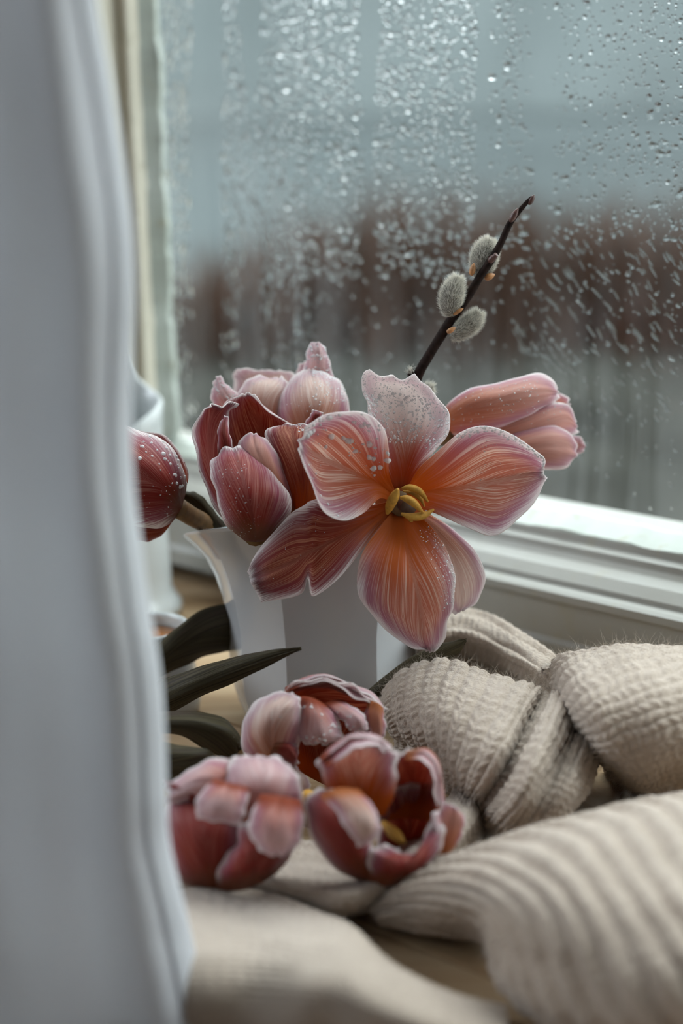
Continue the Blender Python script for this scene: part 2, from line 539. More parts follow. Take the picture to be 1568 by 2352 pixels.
# ------------------------------------------------------------------ window and sill
TH = math.radians(42)
WE = np.array([math.cos(TH), -math.sin(TH), 0])           # along the window, towards the right and nearer
WN = np.array([-math.sin(TH), -math.cos(TH), 0])          # from the glass into the room
WO = np.array([0, 0.752, 0.0])                            # foot of the glass plane
ZUP = np.array([0, 0, 1.0])


def win(s, o, z): return WO + WE * s + WN * o + ZUP * z


def on_glass(px, py, o=0.0):
    r = ray(px, py)
    t = ((WO + WN * o - CAM) @ WN) / (r @ WN)
    p = CAM + r * t
    return p, (p - WO) @ WE, p[2]


def extrude_profile(name, prof, s0, s1, mat, parent=None, n=1, wav=0.0):
    """prof: closed list of (o, z); extruded along the window"""
    k = len(prof); V = []
    ss = np.linspace(s0, s1, n + 1)
    for s in ss:
        for (o, z) in prof:
            d = wav * (math.sin(s * 210) + math.sin(s * 97 + 1) + 0.6 * math.sin(s * 430 + 2)) if z > 0.0 else 0
            V.append(win(s, o + d * 0.3, z + d))
    Fc = []
    for i in range(n):
        for j in range(k):
            j2 = (j + 1) % k
            Fc.append((i * k + j, i * k + j2, (i + 1) * k + j2, (i + 1) * k + j))
    Fc.append(tuple(range(k))[::-1]); Fc.append(tuple(n * k + j for j in range(k)))
    return mesh_obj(name, V, Fc, mat, parent, smooth=False)


def wbox(name, s0, s1, o0, o1, z0, z1, mat, parent=None, bev=0.0):
    V = [win(s, o, z) for s in (s0, s1) for o in (o0, o1) for z in (z0, z1)]
    Fc = [(0, 1, 3, 2), (4, 6, 7, 5), (0, 4, 5, 1), (2, 3, 7, 6), (0, 2, 6, 4), (1, 5, 7, 3)]
    o = mesh_obj(name, V, Fc, mat, parent, smooth=False)
    if bev:
        md = o.modifiers.new('bevel', 'BEVEL'); md.width = bev; md.segments = 3
    return o


_, S_JAMB, _ = on_glass(382, 500)
window = empty('window_1', win(0, 0, 0))
tag(window, 'white painted window sash with condensation on the glass', 'window', kind='structure')
ZG = on_glass(745, 1078)[2]              # lower edge of the glass
S_R = 0.75
_zb = ZG - 0.0225
rail = [(-0.03, 0.012), (0.034, 0.012), (0.034, 0.019), (0.0325, 0.021), (0.0325, _zb - 0.003), (0.0345, _zb - 0.0015), (0.0345, _zb + 0.0015), (0.0325, _zb + 0.0025),
        (0.029, _zb + 0.003), (0.0285, _zb + 0.005), (0.024, _zb + 0.0085), (0.018, _zb + 0.0105), (0.016, _zb + 0.0125), (0.0155, _zb + 0.0150), (0.012, _zb + 0.0162), (0.0115, ZG - 0.0035), (-0.03, ZG - 0.0035)]
extrude_profile('sash_rail', rail, S_JAMB - 0.07, S_R, PAINT, window)
extrude_profile('putty_strip', [(-0.002, ZG - 0.004), (0.0115, ZG - 0.004), (0.0112, ZG - 0.0028), (0.001, ZG + 0.0015), (-0.002, ZG + 0.0015)], S_JAMB, S_R, PUTTY, window, 160, 0.00035)
# left stile, its bead and putty
wbox('sash_stile', S_JAMB - 0.075, S_JAMB - 0.010, -0.004, 0.0325, 0.0, 1.25, PAINT_OLD, window, 0.003)
wbox('stile_bead', S_JAMB - 0.012, S_JAMB - 0.004, -0.004, 0.016, ZG - 0.004, 1.25, PAINT_OLD, window, 0.002)
V, Fc = [], []
nz = 220
for i, z in enumerate(np.linspace(ZG - 0.003, 1.25, nz)):
    d = 0.0006 * (math.sin(z * 190) + math.sin(z * 83 + 1) + 0.7 * math.sin(z * 390))
    for (ds, o) in ((-0.005, 0.010), (0.0 + d, 0.001), (0.0 + d, -0.002), (-0.005, -0.002)):
        V.append(win(S_JAMB + ds, o, z))
for i in range(nz - 1):
    for j in range(4):
        Fc.append((i * 4 + j, i * 4 + (j + 1) % 4, i * 4 + 4 + (j + 1) % 4, i * 4 + 4 + j))
mesh_obj('putty_strip', V, Fc, PUTTY, window, smooth=False)
wbox('sash_stile', S_R - 0.01, S_R + 0.06, -0.03, 0.0325, 0.0, 1.25, PAINT, window, 0.003)
wbox('sash_rail', S_JAMB - 0.075, S_R + 0.06, -0.03, 0.0325, 1.25, 1.33, PAINT, window, 0.003)
wbox('window_threshold', S_JAMB - 0.075, S_R + 0.06, -0.06, 0.010, -0.03, 0.012, PAINT, window)


def pane_material():
    m, nt, out = newmat('steamed_glass'); b = NB(nt)
    tc = b.n('TexCoord').outputs['Object']
    # object space is world space turned only by the origin shift: build window coordinates
    dx = b.n('VectorMath', operation='DOT_PRODUCT'); b.l(tc, dx.inputs[0]); dx.inputs[1].default_value = tuple(WE)
    sp = b.n('SeparateXYZ'); b.l(tc, sp.inputs[0])
    s, z = dx.outputs['Value'], sp.outputs[2]
    def cv(a, c, k=0.0):
        x = b.n('CombineXYZ'); b.l(b.math('MULTIPLY', s, a), x.inputs[0]); b.l(b.math('MULTIPLY', z, c), x.inputs[1]); x.inputs[2].default_value = k
        return x.outputs[0]
    run = b.noise(cv(150, 4.0), 1.0, 2, 0.5)
    run2 = b.noise(cv(48, 1.5, 4), 1.0, 2, 0.5)
    cloud = b.noise(cv(22, 18, 2), 1.0, 3, 0.55)
    grain = b.noise(cv(900, 500, 7), 1.0, 2, 0.6)
    r = b.math('ADD', b.math('MULTIPLY', run, 0.6), b.math('MULTIPLY', run2, 0.4))
    clear = b.math('MULTIPLY', b.ss(r, 0.50, 0.40), b.ss(b.math('ADD', z, b.math('MULTIPLY', cloud, 0.12)), 0.30, 0.20))
    left = b.ss(s, S_MID, S_MID - 0.10)
    low = b.ss(b.math('SUBTRACT', b.math('ADD', z, b.math('MULTIPLY', b.math('SUBTRACT', cloud, 0.5), 0.10)), b.math('MULTIPLY', left, 0.10)), 0.150, 0.105)
    fog = b.math('ADD', b.math('ADD', 0.006, b.math('MULTIPLY', low, 0.018)), b.math('MULTIPLY', b.math('SUBTRACT', cloud, 0.5), 0.024))
    fog = b.math('ADD', fog, b.math('MULTIPLY', b.math('SUBTRACT', grain, 0.5), 0.0))
    fog = b.math('MULTIPLY', fog, b.math('SUBTRACT', 1.0, b.math('MULTIPLY', clear, 0.8)), clamp=True)
    # runs where drops have washed the film away
    wob = b.math('MULTIPLY', b.math('SUBTRACT', b.noise(cv(3, 45, 9), 1.0, 2), 0.5), 0.006)
    for (rx, rw, rz) in RUNS:
        dd = b.math('ABSOLUTE', b.math('SUBTRACT', b.math('ADD', s, wob), rx))
        k = b.math('MULTIPLY', b.ss(dd, rw, rw * 0.6), b.ss(z, rz + 0.03, rz - 0.01))
        fog = b.math('MULTIPLY', fog, b.math('SUBTRACT', 1.0, k))
    tr = b.n('BsdfTransparent'); tr.inputs[0].default_value = rgb(0.93, 0.96, 0.95)
    tl = b.n('BsdfTranslucent'); tl.inputs[0].default_value = rgb(0.85, 0.87, 0.87)
    df = b.n('BsdfDiffuse'); df.inputs[0].default_value = rgb(0.75, 0.77, 0.77)
    f1 = b.n('MixShader'); f1.inputs[0].default_value = 0.2; b.l(tl.outputs[0], f1.inputs[1]); b.l(df.outputs[0], f1.inputs[2])
    mx = b.n('MixShader'); b.l(fog, mx.inputs[0]); b.l(tr.outputs[0], mx.inputs[1]); b.l(f1.outputs[0], mx.inputs[2])
    gl = b.n('BsdfGlossy'); gl.inputs['Roughness'].default_value = 0.08
    m2 = b.n('MixShader'); m2.inputs[0].default_value = 0.015; b.l(mx.outputs[0], m2.inputs[1]); b.l(gl.outputs[0], m2.inputs[2])
    b.l(m2.outputs[0], out.inputs[0]); return m


_pc = (S_JAMB - 0.006 + S_R) / 2
S_MID = on_glass(900, 800)[1]
RUNS = [(on_glass(a, c)[1], w_, on_glass(a, t_)[2]) for a, c, w_, t_ in ((1308, 1080, 0.0016, 860), (1356, 1050, 0.0017, 880), (1434, 1060, 0.0021, 900), (438, 800, 0.0012, 430), (462, 800, 0.0017, 470), (500, 820, 0.0011, 520),
        (528, 800, 0.0015, 460), (560, 800, 0.0011, 600), (610, 760, 0.0018, 480), (650, 760, 0.0011, 560), (705, 760, 0.0014, 500), (800, 760, 0.0013, 520))]
wbox('glass_pane', S_JAMB - 0.006, S_R, -0.0045, -0.0005, ZG - 0.004, 1.255, pane_material(), window)


# water on the glass
def glass_drops():
    P, R1, R2, T, HH = [], [], [], [], []
    occ = {}
    def free(x, y, r):
        k = (int(x // 24), int(y // 24))
        for a in (-1, 0, 1):
            for c in (-1, 0, 1):
                for (x2, y2, r2) in occ.get((k[0] + a, k[1] + c), ()):
                    if (x - x2) ** 2 + (y - y2) ** 2 < ((r + r2) * 0.92) ** 2: return False
        occ.setdefault(k, []).append((x, y, r)); return True
    def put(x, y, r, el, ang):
        if not free(x, y, r): return
        p, s, z = on_glass(x, y)
        if s < S_JAMB + 0.001 or z < ZG + 0.003: return
        k = np.linalg.norm(p - CAM) / F
        HH.append(rng.uniform(0.50, 0.85) if x < 1150 else rng.uniform(0.34, 0.62)); P.append(p); R1.append(r * k * el); R2.append(r * k); T.append(WE * math.cos(ang) + ZUP * math.sin(ang))
    def lane(x, y):      # vertical wiped lanes free of drops
        q = math.sin(x * 0.021 + 0.6 * math.sin(y * 0.004)) + 0.7 * math.sin(x * 0.047 + 2)
        return q
    for _ in range(2100):    # right upper: large separate drops
        x, y = rng.uniform(1120, 1640), rng.uniform(-80, 560)
        if abs(x - 1235 + (y - 200) * 0.06) < 42 and rng.random() < 0.85: continue
        if rng.random() > 0.35 + 0.65 * (x - 1120) / 450: continue
        put(x, y, min(10.5, max(1.6, rng.lognormal(1.15, 0.52))), rng.uniform(1, 1.5), rng.choice([0.0, 0.0, -0.6, 1.2]))
    for _ in range(3800):    # middle upper: dense, flattened
        x, y = rng.uniform(640, 1220), rng.uniform(-80, 640)
        if lane(x, y) < -0.95: continue
        if x > 1150 and rng.random() < 0.6: continue
        put(x, y, min(7.5, max(2.0, rng.lognormal(1.25, 0.35))), rng.uniform(1.2, 2.0), rng.uniform(-0.5, 0.2))
    for _ in range(4600):    # left: taller, merged by running
        x, y = rng.uniform(345, 720), rng.uniform(-80, 1010)
        if lane(x, y) < -0.45: continue
        if y > 650 and rng.random() < 0.65: continue
        put(x, y, min(7.5, max(2.2, rng.lognormal(1.35, 0.33))), rng.uniform(1.1, 2.4), rng.uniform(1.2, 1.9))
    for _ in range(800):    # lower middle: few, small
        x, y = rng.uniform(700, 1640), rng.uniform(600, 1200)
        if rng.random() < (y - 600) / 700: continue
        put(x, y, min(6, max(1.5, rng.lognormal(0.9, 0.4))), rng.uniform(1, 1.6), rng.uniform(-0.7, 0.2))
    for _ in range(260):     # right: slanting dashes blown by the wind
        x, y = rng.uniform(1180, 1640), rng.uniform(540, 960)
        put(x, y, rng.uniform(1.8, 3.6), rng.uniform(2, 6.5), rng.uniform(-1.1, -0.5))
    for _ in range(1500):    # the rest of the pane, past the picture's edge
        x, y = rng.uniform(345, 2000), rng.uniform(-800, -80)
        put(x, y, min(8, max(2.0, rng.lognormal(1.2, 0.4))), rng.uniform(1, 1.8), rng.uniform(-0.6, 0.3))
    for _ in range(700):
        x, y = rng.uniform(1640, 2100), rng.uniform(-80, 1000)
        put(x, y, min(8, max(2.0, rng.lognormal(1.2, 0.4))), rng.uniform(1, 1.8), rng.uniform(-0.6, 0.3))
    P = np.array(P); R1 = np.array(R1); R2 = np.array(R2); T = np.array(T)
    n = np.repeat(WN[None], len(P), 0)
    drops('water_droplets', P, n, T, R1, R2, R2 * np.array(HH), WATER, window, 12, 5, True)


glass_drops()

# sill of long boards
sill = empty('trim_1', win(0, 0.2, -0.02))
tag(sill, 'light oak window sill boards under the still life', 'window sill', kind='structure')
o0 = -0.02
_, _, _ = 0, 0, 0
p_j = atz(550, 1669, 0.0)
oj = (p_j - WO) @ WN
edges = [-0.02, oj - 0.078, oj - 0.0004, oj + 0.085, 0.318]
edges = sorted(e for e in edges)
for a, c in zip(edges[:-1], edges[1:]):
    wbox('plank', S_JAMB - 0.5, S_R + 0.3, a + 0.0004, c - 0.0004, -0.025, 0.0, OAK, sill, 0.0008)

# the wall that holds the window
wall = empty('wall_window', win(0, 0, 0))
tag(wall, 'plastered wall around the window', 'wall', kind='structure')
wbox('wall_panel', S_JAMB - 2.6, S_JAMB - 0.075, -0.035, 0.03, -0.9, 2.4, PLASTER, wall)
wbox('wall_panel', S_R + 0.06, S_R + 2.2, -0.035, 0.03, -0.9, 2.4, PLASTER, wall)
wbox('wall_panel', S_JAMB - 0.075, S_R + 0.06, -0.035, 0.26, -0.9, -0.03, PLASTER, wall)
wbox('wall_panel', S_JAMB - 0.075, S_R + 0.06, -0.035, 0.03, 1.33, 2.4, PLASTER, wall)

# ------------------------------------------------------------------ the garden outside
GROUND = simple('wet_lawn', (0.023, 0.023, 0.020), 1.0, 0.35, 1.3, spec=0.0)
FIELD = simple('frosty_field', (0.056, 0.065, 0.067), 1.0, 0.12, 0.12, spec=0.0)
TREE_SCREEN = simple('tree_screen_grey', (0.112, 0.130, 0.134), 1.0, 0.12, 0.25)
HEDGE = simple('brown_twigs', (0.036, 0.018, 0.011), 1.0, 0.25, 3, spec=0.0)


def flat(name, x0, x1, y0, y1, z, mat):
    return mesh_obj(name, [(x0, y0, z), (x1, y0, z), (x1, y1, z), (x0, y1, z)], [(0, 1, 2, 3)], mat, smooth=False)


tag(flat('ground', -60, 60, 1.2, 9.0, -1.1, GROUND), 'wet grey green lawn outside the window', 'lawn', kind='structure')
tag(flat('ground', -90, 90, 9.0, 120.0, -1.12, FIELD), 'pale frosty field beyond the hedge', 'field', kind='structure')
nb = 4200
bx = rng.uniform(-7, 7, nb); by = 8.2 + rng.normal(0, 0.35, nb)
hb = np.stack([bx, by, np.full(nb, -1.1)], 1)
hl = 0.62 + 0.16 * np.sin(bx * 1.3) + 0.10 * np.sin(bx * 3.1 + 1) + rng.normal(0, 0.10, nb)
hd = np.stack([rng.normal(0, 0.22, nb), rng.normal(0, 0.22, nb), np.ones(nb)], 1)
hedge = hairs('hedge', hb, hd, np.maximum(hl, 0.2), 0.013, HEDGE, None)
tag(hedge, 'low brown leafless hedge seen blurred through the wet window', 'hedge', kind='stuff')
# made-up far trees: a ragged band raised to cover the bright sky
V, Fc = [], []
nx = 160
for i in range(nx):
    x = -45 + 90 * i / (nx - 1)
    h = 15.0 + 2.2 * math.sin(i * 0.7) + 1.5 * math.sin(i * 1.9 + 1)
    V += [(x, 40 + 0.25 * math.sin(i * 1.1), -1.2), (x, 41 + 0.3 * math.sin(i * 1.3), h * 0.6), (x, 43 + 0.4 * math.sin(i * 0.9), h), (x, 45, h * 0.8), (x, 46, -1.2)]
for i in range(nx - 1):
    for j in range(4):
        a = i * 5 + j
        Fc.append((a, a + 5, a + 6, a + 1))
tag(mesh_obj('tree_sky_screen', V, Fc, TREE_SCREEN), 'added grey band of trees hiding the bright sky behind the window glass', 'trees', kind='stuff')

# ------------------------------------------------------------------ the room behind the camera
ROOMWALL = simple('room_paint', (0.58, 0.57, 0.56), 0.9, 0.04, 4)
FLOORM = simple('room_floor', (0.22, 0.15, 0.10), 0.6, 0.2, 6)
tag(wbox('wall_back', -2.6, 2.6, 2.4, 2.5, -0.9, 2.1, ROOMWALL), 'plain wall at the back of the room', 'wall', kind='structure')
tag(wbox('wall_right', 2.4, 2.5, 0.03, 2.4, -0.9, 2.1, ROOMWALL), 'plain wall at the right of the room', 'wall', kind='structure')
tag(wbox('wall_left', -2.7, -2.6, 0.03, 2.5, -0.9, 2.1, ROOMWALL), 'plain wall at the left of the room', 'wall', kind='structure')
tag(wbox('ceiling', -2.6, 2.6, 0.0, 2.5, 2.1, 2.2, ROOMWALL), 'plain ceiling of the room', 'ceiling', kind='structure')
tag(wbox('floor', -2.6, 2.6, 0.0, 2.5, -1.0, -0.9, FLOORM), 'dark floor of the room', 'floor', kind='structure')

# ------------------------------------------------------------------ petals, leaves
_seed = [0]
PETAL_GRIDS = {}


def petal(name, D, L, C, Rr, mat, parent, nu=25, nv=36, thick=0.00035, ruffle=0.0004, vein=0.85, curl=0.0, key=None, crease=0.0005):
    """a curved sheet: left edge, midrib and right edge as (px, py, mm behind D)"""
    _seed[0] += 1
    sd = _seed[0]
    r2 = np.random.default_rng(100 + sd)
    rows = []
    for l, c, r in zip(L, C, Rr):
        rows.append([at(p[0], p[1], D + p[2] * 0.001) for p in (l, c, r)])
    rows = np.array(rows)                       # n,3,3
    n = len(rows)
    t = np.linspace(0, n - 1, nv)
    G3 = cr(rows, t)                            # nv,3,3
    u = np.sin(np.linspace(-1, 1, nu) * math.pi / 2 * 0.98) / math.sin(math.pi / 2 * 0.98)
    l0 = u * (u - 1) / 2; l1 = 1 - u * u; l2 = u * (u + 1) / 2
    g = G3[:, 0][:, None] * l0[None, :, None] + G3[:, 1][:, None] * l1[None, :, None] + G3[:, 2][:, None] * l2[None, :, None]
    nrm = grid_normals(g)
    v = np.linspace(0, 1, nv)
    U0 = u[None, :] * np.ones((nv, 1))
    ew = np.abs(u)[None, :] ** 3 * np.ones((nv, 1))
    tw = np.clip((v - 0.75) / 0.25, 0, 1)[:, None] ** 2
    ph = r2.uniform(0, 6.28, 6)
    a = v[:, None] * r2.uniform(9, 14) + np.sign(u)[None, :] * 2 + ph[0]
    ruf = (np.sin(a) + 0.6 * np.sin(a * 2.3 + ph[1])) * np.clip(v * 1.6, 0, 1)[:, None] * ew
    tip = np.sin(u[None, :] * 6 + ph[2]) * tw
    env = np.sin(np.clip(v, 0, 1) * 3.0 + 0.1)[:, None]
    long_ = (0.35 * np.sin(u[None, :] * 8 + ph[3] + 1.5 * v[:, None]) + 0.25 * np.sin(u[None, :] * 15 + ph[4] - 2.0 * v[:, None]) + 0.12 * np.sin(u[None, :] * 27 + ph[5])) * (1 - ew) * env
    mid = -np.exp(-((U0 - 0.04 * np.sin(5 * v)[:, None]) / 0.085) ** 2) * np.clip(v * 3, 0, 1)[:, None]
    g = g + nrm * ((ruf + tip) * ruffle + long_ * max(ruffle, 0.0005) + mid * crease + curl * (ew + tw))[..., None]
    nrm = grid_normals(g)
    Vv, Ff = sheet_mesh(g, nrm, thick / 2, thick / 2)
    U, Vg = np.meshgrid(u, v)
    # distance to the rim in units of half the greatest width
    wid = np.linalg.norm(G3[:, 0] - G3[:, 1], axis=1) + np.linalg.norm(G3[:, 2] - G3[:, 1], axis=1)
    wm = wid.max()
    length = np.sum(np.linalg.norm(np.diff(G3[:, 1], axis=0), axis=1))
    e1 = (1 - np.abs(U)) * (wid / wm)[:, None]
    e2 = (1 - Vg) * length / (wm / 2)
    pe = np.minimum(e1, e2)
    w = np.abs(U) - vein * Vg + (U > 0) * 3.7
    pv = np.stack([w, Vg, np.full_like(w, sd * 0.37)], -1).reshape(-1, 3)
    o = mesh_obj(name, Vv, Ff, mat, parent, attrs={'pv': np.concatenate([pv, pv]), 'pe': np.concatenate([pe.ravel(), pe.ravel()])})
    if key: PETAL_GRIDS[key] = (g, nrm)
    return o


def dz(pts, d):
    """attach depths: d scalar or list"""
    if np.isscalar(d): d = [d] * len(pts)
    return [(p[0], p[1], q) for p, q in zip(pts, d)]


def petal_drops(name, keys, parent, mat=None):
    """keys: (petal key, count, rmin px, rmax px, v range, u range)"""
    P, N, R = [], [], []
    for (k, cnt, r0, r1, vr, ur) in keys:
        g, nrm = PETAL_GRIDS[k]
        nv, nu = g.shape[:2]
        vi = rng.uniform(vr[0], vr[1], cnt) * (nv - 1.01); ui = rng.uniform(ur[0], ur[1], cnt) * (nu - 1.01)
        i, j = vi.astype(int), ui.astype(int)
        fi, fj = (vi - i)[:, None], (ui - j)[:, None]
        p = (g[i, j] * (1 - fi) + g[i + 1, j] * fi) * (1 - fj) + (g[i, j + 1] * (1 - fi) + g[i + 1, j + 1] * fi) * fj
        nn = nrm[i, j]
        r = r0 + (r1 - r0) * rng.random(cnt) ** 2.5
        P.append(p + nn * 0.00012); N.append(nn); R.append(r * 0.56 / F)
    P = np.concatenate(P); N = np.concatenate(N); R = np.concatenate(R)
    T = rng.normal(size=P.shape)
    return drops(name, P, N, T, R * 1.05, R, R * 0.85, DEW, parent, 8, 3)


def tulip(label, loc, group):
    o = empty('tulip', loc)
    tag(o, label, 'tulip', group)
    return o


GV, GL = 'tulips standing in the white jug', 'tulips lying on the wool sweater'

# --- 1: the wide open tulip
D1 = 0.552
t1 = tulip('wide open coral tulip with yellow stamens facing the camera', at(922, 1160, D1 + 0.016), GV)
petal('petal', D1, dz([(905, 1125), (893, 1085), (892, 1030), (874, 976), (815, 944), (745, 953), (703, 985)], [14, 4, -4, -8, -10, -12, -14]),
      dz([(905, 1140), (872, 1112), (835, 1092), (790, 1070), (745, 1050), (712, 1030), (690, 1014)], [15, 6, 2, 0, -3, -8, -14]),
      dz([(900, 1155), (872, 1145), (835, 1178), (795, 1196), (752, 1180), (712, 1105), (684, 1032)], [15, 4, -5, -10, -12, -14, -15]), PM['coral'], t1, 31, 44, ruffle=0.0004, key='1a', crease=0.0011)
petal('petal', D1, dz([(900, 1125), (878, 1075), (866, 1010), (850, 955), (836, 915), (831, 875), (848, 850)], [15, 14, 14, 15, 16, 16, 13]),
      dz([(922, 1120), (930, 1065), (930, 1010), (926, 960), (918, 915), (908, 885), (902, 868)], [15, 16, 18, 20, 21, 20, 16]),
      dz([(935, 1120), (965, 1070), (1005, 1030), (1032, 985), (1020, 935), (985, 888), (950, 866)], [15, 14, 12, 12, 14, 16, 14]), PM['back'], t1, 31, 44, ruffle=0.0007, key='1b')
petal('petal', D1, dz([(935, 1125), (960, 1078), (1005, 1036), (1060, 994), (1118, 979), (1195, 1008), (1245, 1045), (1250, 1072)], [14, 8, 4, 0, -2, -3, -2, -2]),
      dz([(935, 1145), (975, 1130), (1020, 1122), (1075, 1112), (1130, 1102), (1185, 1092), (1225, 1086), (1247, 1086)], [15, 9, 6, 4, 4, 3, 3, 1]),
      dz([(940, 1162), (980, 1172), (1020, 1188), (1080, 1216), (1138, 1228), (1200, 1180), (1238, 1135), (1260, 1100)], [14, 8, 2, -3, -5, -5, -4, -2]), PM['coral'], t1, 31, 44, ruffle=0.0005, key='1c', crease=0.0011)
petal('petal', D1, dz([(935, 1175), (955, 1230), (985, 1290), (1012, 1350), (1035, 1395), (1046, 1412)], [15, 13, 13, 13, 13, 12]),
      dz([(945, 1170), (995, 1215), (1035, 1275), (1055, 1335), (1060, 1380), (1054, 1406)], [15, 11, 10, 10, 11, 12]),
      dz([(955, 1165), (1030, 1208), (1088, 1262), (1113, 1322), (1098, 1380), (1062, 1402)], [15, 12, 11, 11, 12, 12]), PM['pale'], t1, ruffle=0.0005, key='1d')
petal('petal', D1, dz([(905, 1170), (868, 1215), (832, 1270), (820, 1330), (832, 1385), (880, 1442), (935, 1482), (978, 1496)], [14, 4, -3, -5, -5, -4, -3, -2]),
      dz([(922, 1172), (925, 1225), (935, 1285), (950, 1345), (962, 1400), (970, 1440), (975, 1470), (985, 1497)], [15, 5, -5, -9, -8, -5, -3, -1]),
      dz([(940, 1170), (985, 1205), (1025, 1262), (1045, 1322), (1040, 1375), (1028, 1425), (1022, 1468), (998, 1498)], [14, 4, -2, -6, -6, -4, -3, -2]), PM['coral'], t1, 31, 44, ruffle=0.0006, key='1e', crease=0.0011)
petal('petal', D1, dz([(905, 1150), (850, 1160), (790, 1155), (740, 1145), (715, 1150), (700, 1160), (665, 1182), (612, 1245), (575, 1318)], [15, 6, 0, -2, -3, -4, -5, -6, -7]),
      dz([(900, 1165), (850, 1195), (795, 1222), (745, 1247), (722, 1258), (705, 1268), (675, 1285), (620, 1312), (574, 1332)], [15, 6, -1, -5, -6, -7, -9, -10, -9]),
      dz([(905, 1172), (862, 1222), (825, 1272), (770, 1336), (717, 1369), (706, 1328), (694, 1363), (640, 1378), (600, 1384)], [15, 5, -2, -6, -8, -8, -8, -9, -9]), PM['deep'], t1, 31, 60, ruffle=0.0006, crease=0.0008, key='1f')
_c0 = at(921, 1152, D1 + 0.0150)
V_, F_ = dome_template(20, 6)
_ax = at(921, 1158, D1) - _c0; _ax /= np.linalg.norm(_ax); _a1 = np.cross(_ax, ZUP); _a1 /= np.linalg.norm(_a1); _a2 = np.cross(_ax, _a1)
mesh_obj('receptacle', _c0 + (V_[:, :1] * _a1 + V_[:, 1:2] * _a2) * 0.0090 - V_[:, 2:] * _ax * 0.006, F_[:, ::-1], simple('receptacle_orange', (0.42, 0.10, 0.02), 0.6, 0.15, 300), t1)
# stamens
def anther(pts, d, w, nm='anther'):
    P_ = [at(p[0], p[1], D1 + q * 0.001) for p, q in zip(pts, d)]
    k = len(P_)
    r = [w * (0.35 if i == 0 else 0.28 if i == k - 1 else 1.0) * 0.56 / F for i in range(k)]
    return tube(nm, P_, r, ANTHER, t1, 8, 6)
anther([(889, 1180), (896, 1160), (906, 1140), (914, 1123)], [-1, -2, -3, -4], 12)
anther([(918, 1143), (935, 1146), (953, 1158), (972, 1178)], [-3, -3, -3, -2], 9)
anther([(922, 1122), (942, 1120), (965, 1130), (983, 1153)], [2, 2, 2, 2], 8)
anther([(925, 1128), (948, 1132), (966, 1146), (974, 1164)], [4, 4, 4, 3], 6)
anther([(921, 1180), (945, 1187), (972, 1184), (996, 1170)], [-2, -2, -1, 0], 9)
tube('pistil', [at(922, 1160, D1 + 0.014), at(930, 1162, D1 + 0.006), at(938, 1166, D1 + 0.001)], [0.0018, 0.0022, 0.0028], PISTIL, t1, 10)
tube('filament', [at(922, 1160, D1 + 0.014), at(940, 1190, D1 + 0.004), at(945, 1196, D1 + 0.001)], [0.0008, 0.0008, 0.0006], ANTHER, t1, 6)
tube('stem', [at(922, 1156, D1 + 0.013), at(905, 1190, D1 + 0.030), at(870, 1280, 0.605), at(800, 1500, 0.612)], [0.0045, 0.0035, 0.0033, 0.0033], STEM, t1, 12)
petal_drops('dew', [('1a', 90, 1.4, 9.0, (0.25, 0.98), (0.03, 0.45)), ('1a', 20, 1, 4, (0.5, 0.95), (0.5, 0.9)),
                    ('1b', 650, 1.0, 4.2, (0.3, 0.72), (0.04, 0.96)), ('1b', 420, 0.8, 2.4, (0.6, 0.98), (0.04, 0.9)),
                    ('1c', 200, 1.0, 4.0, (0.4, 0.99), (0.01, 0.16)), ('1c', 60, 0.8, 2.2, (0.5, 0.97), (0.2, 0.5)),
                    ('1e', 260, 0.8, 2.0, (0.15, 0.62), (0.68, 0.98)), ('1f', 40, 0.7, 1.4, (0.3, 0.9), (0.1, 0.9))], t1)

# --- 2: dark cupped tulip on the left
D2 = 0.553
t2 = tulip('dark red cupped tulip with purple streaks over the jug rim', at(585, 1236, D2 + 0.008), GV)
petal('petal', D2, dz([(545, 1170), (515, 1095), (497, 1030), (497, 975), (515, 932), (552, 907)], [14, 20, 24, 25, 24, 20]),
      dz([(600, 1170), (600, 1090), (596, 1020), (590, 965), (580, 925), (566, 904)], [18, 27, 31, 31, 29, 22]),
      dz([(680, 1170), (712, 1090), (728, 1010), (690, 982), (625, 950), (582, 908)], [14, 20, 24, 25, 24, 21]), PM['deep'], t2, 31, 40, key='2c')
petal('petal', D2, dz([(560, 1236), (505, 1185), (470, 1130), (450, 1065), (446, 1000), (455, 945), (472, 925)], [8, 8, 8, 8, 9, 10, 12]),
      dz([(568, 1236), (520, 1160), (492, 1095), (482, 1035), (482, 985), (490, 950), (500, 928)], [8, 12, 16, 18, 19, 18, 16]),
      dz([(580, 1236), (545, 1150), (525, 1080), (515, 1020), (518, 975), (530, 945), (545, 920)], [8, 16, 22, 25, 26, 24, 20]), PM['wine'], t2, ruffle=0.0010, curl=0.0006, key='2b')
petal('petal', D2, dz([(505, 1060), (500, 1025), (501, 995), (507, 972), (516, 955)], [12, 10, 9, 9, 10]),
      dz([(520, 1060), (517, 1025), (514, 998), (514, 975), (519, 956)], [10, 7, 6, 7, 9]),
      dz([(540, 1060), (532, 1025), (529, 1000), (524, 978), (522, 957)], [12, 10, 9, 9, 10]), PM['wine'], t2, 13, 20, key='2d')
petal('petal', D2, dz([(620, 1205), (590, 1130), (560, 1070), (547, 1030), (552, 1006), (572, 995)], [8, 6, 6, 7, 8, 9]),
      dz([(655, 1205), (625, 1130), (605, 1075), (590, 1035), (584, 1012), (582, 996)], [5, 1, 0, 2, 5, 8]),
      dz([(700, 1205), (680, 1140), (655, 1085), (632, 1040), (612, 1012), (592, 997)], [6, 5, 5, 6, 8, 9]), PM['pink'], t2, key='2e')
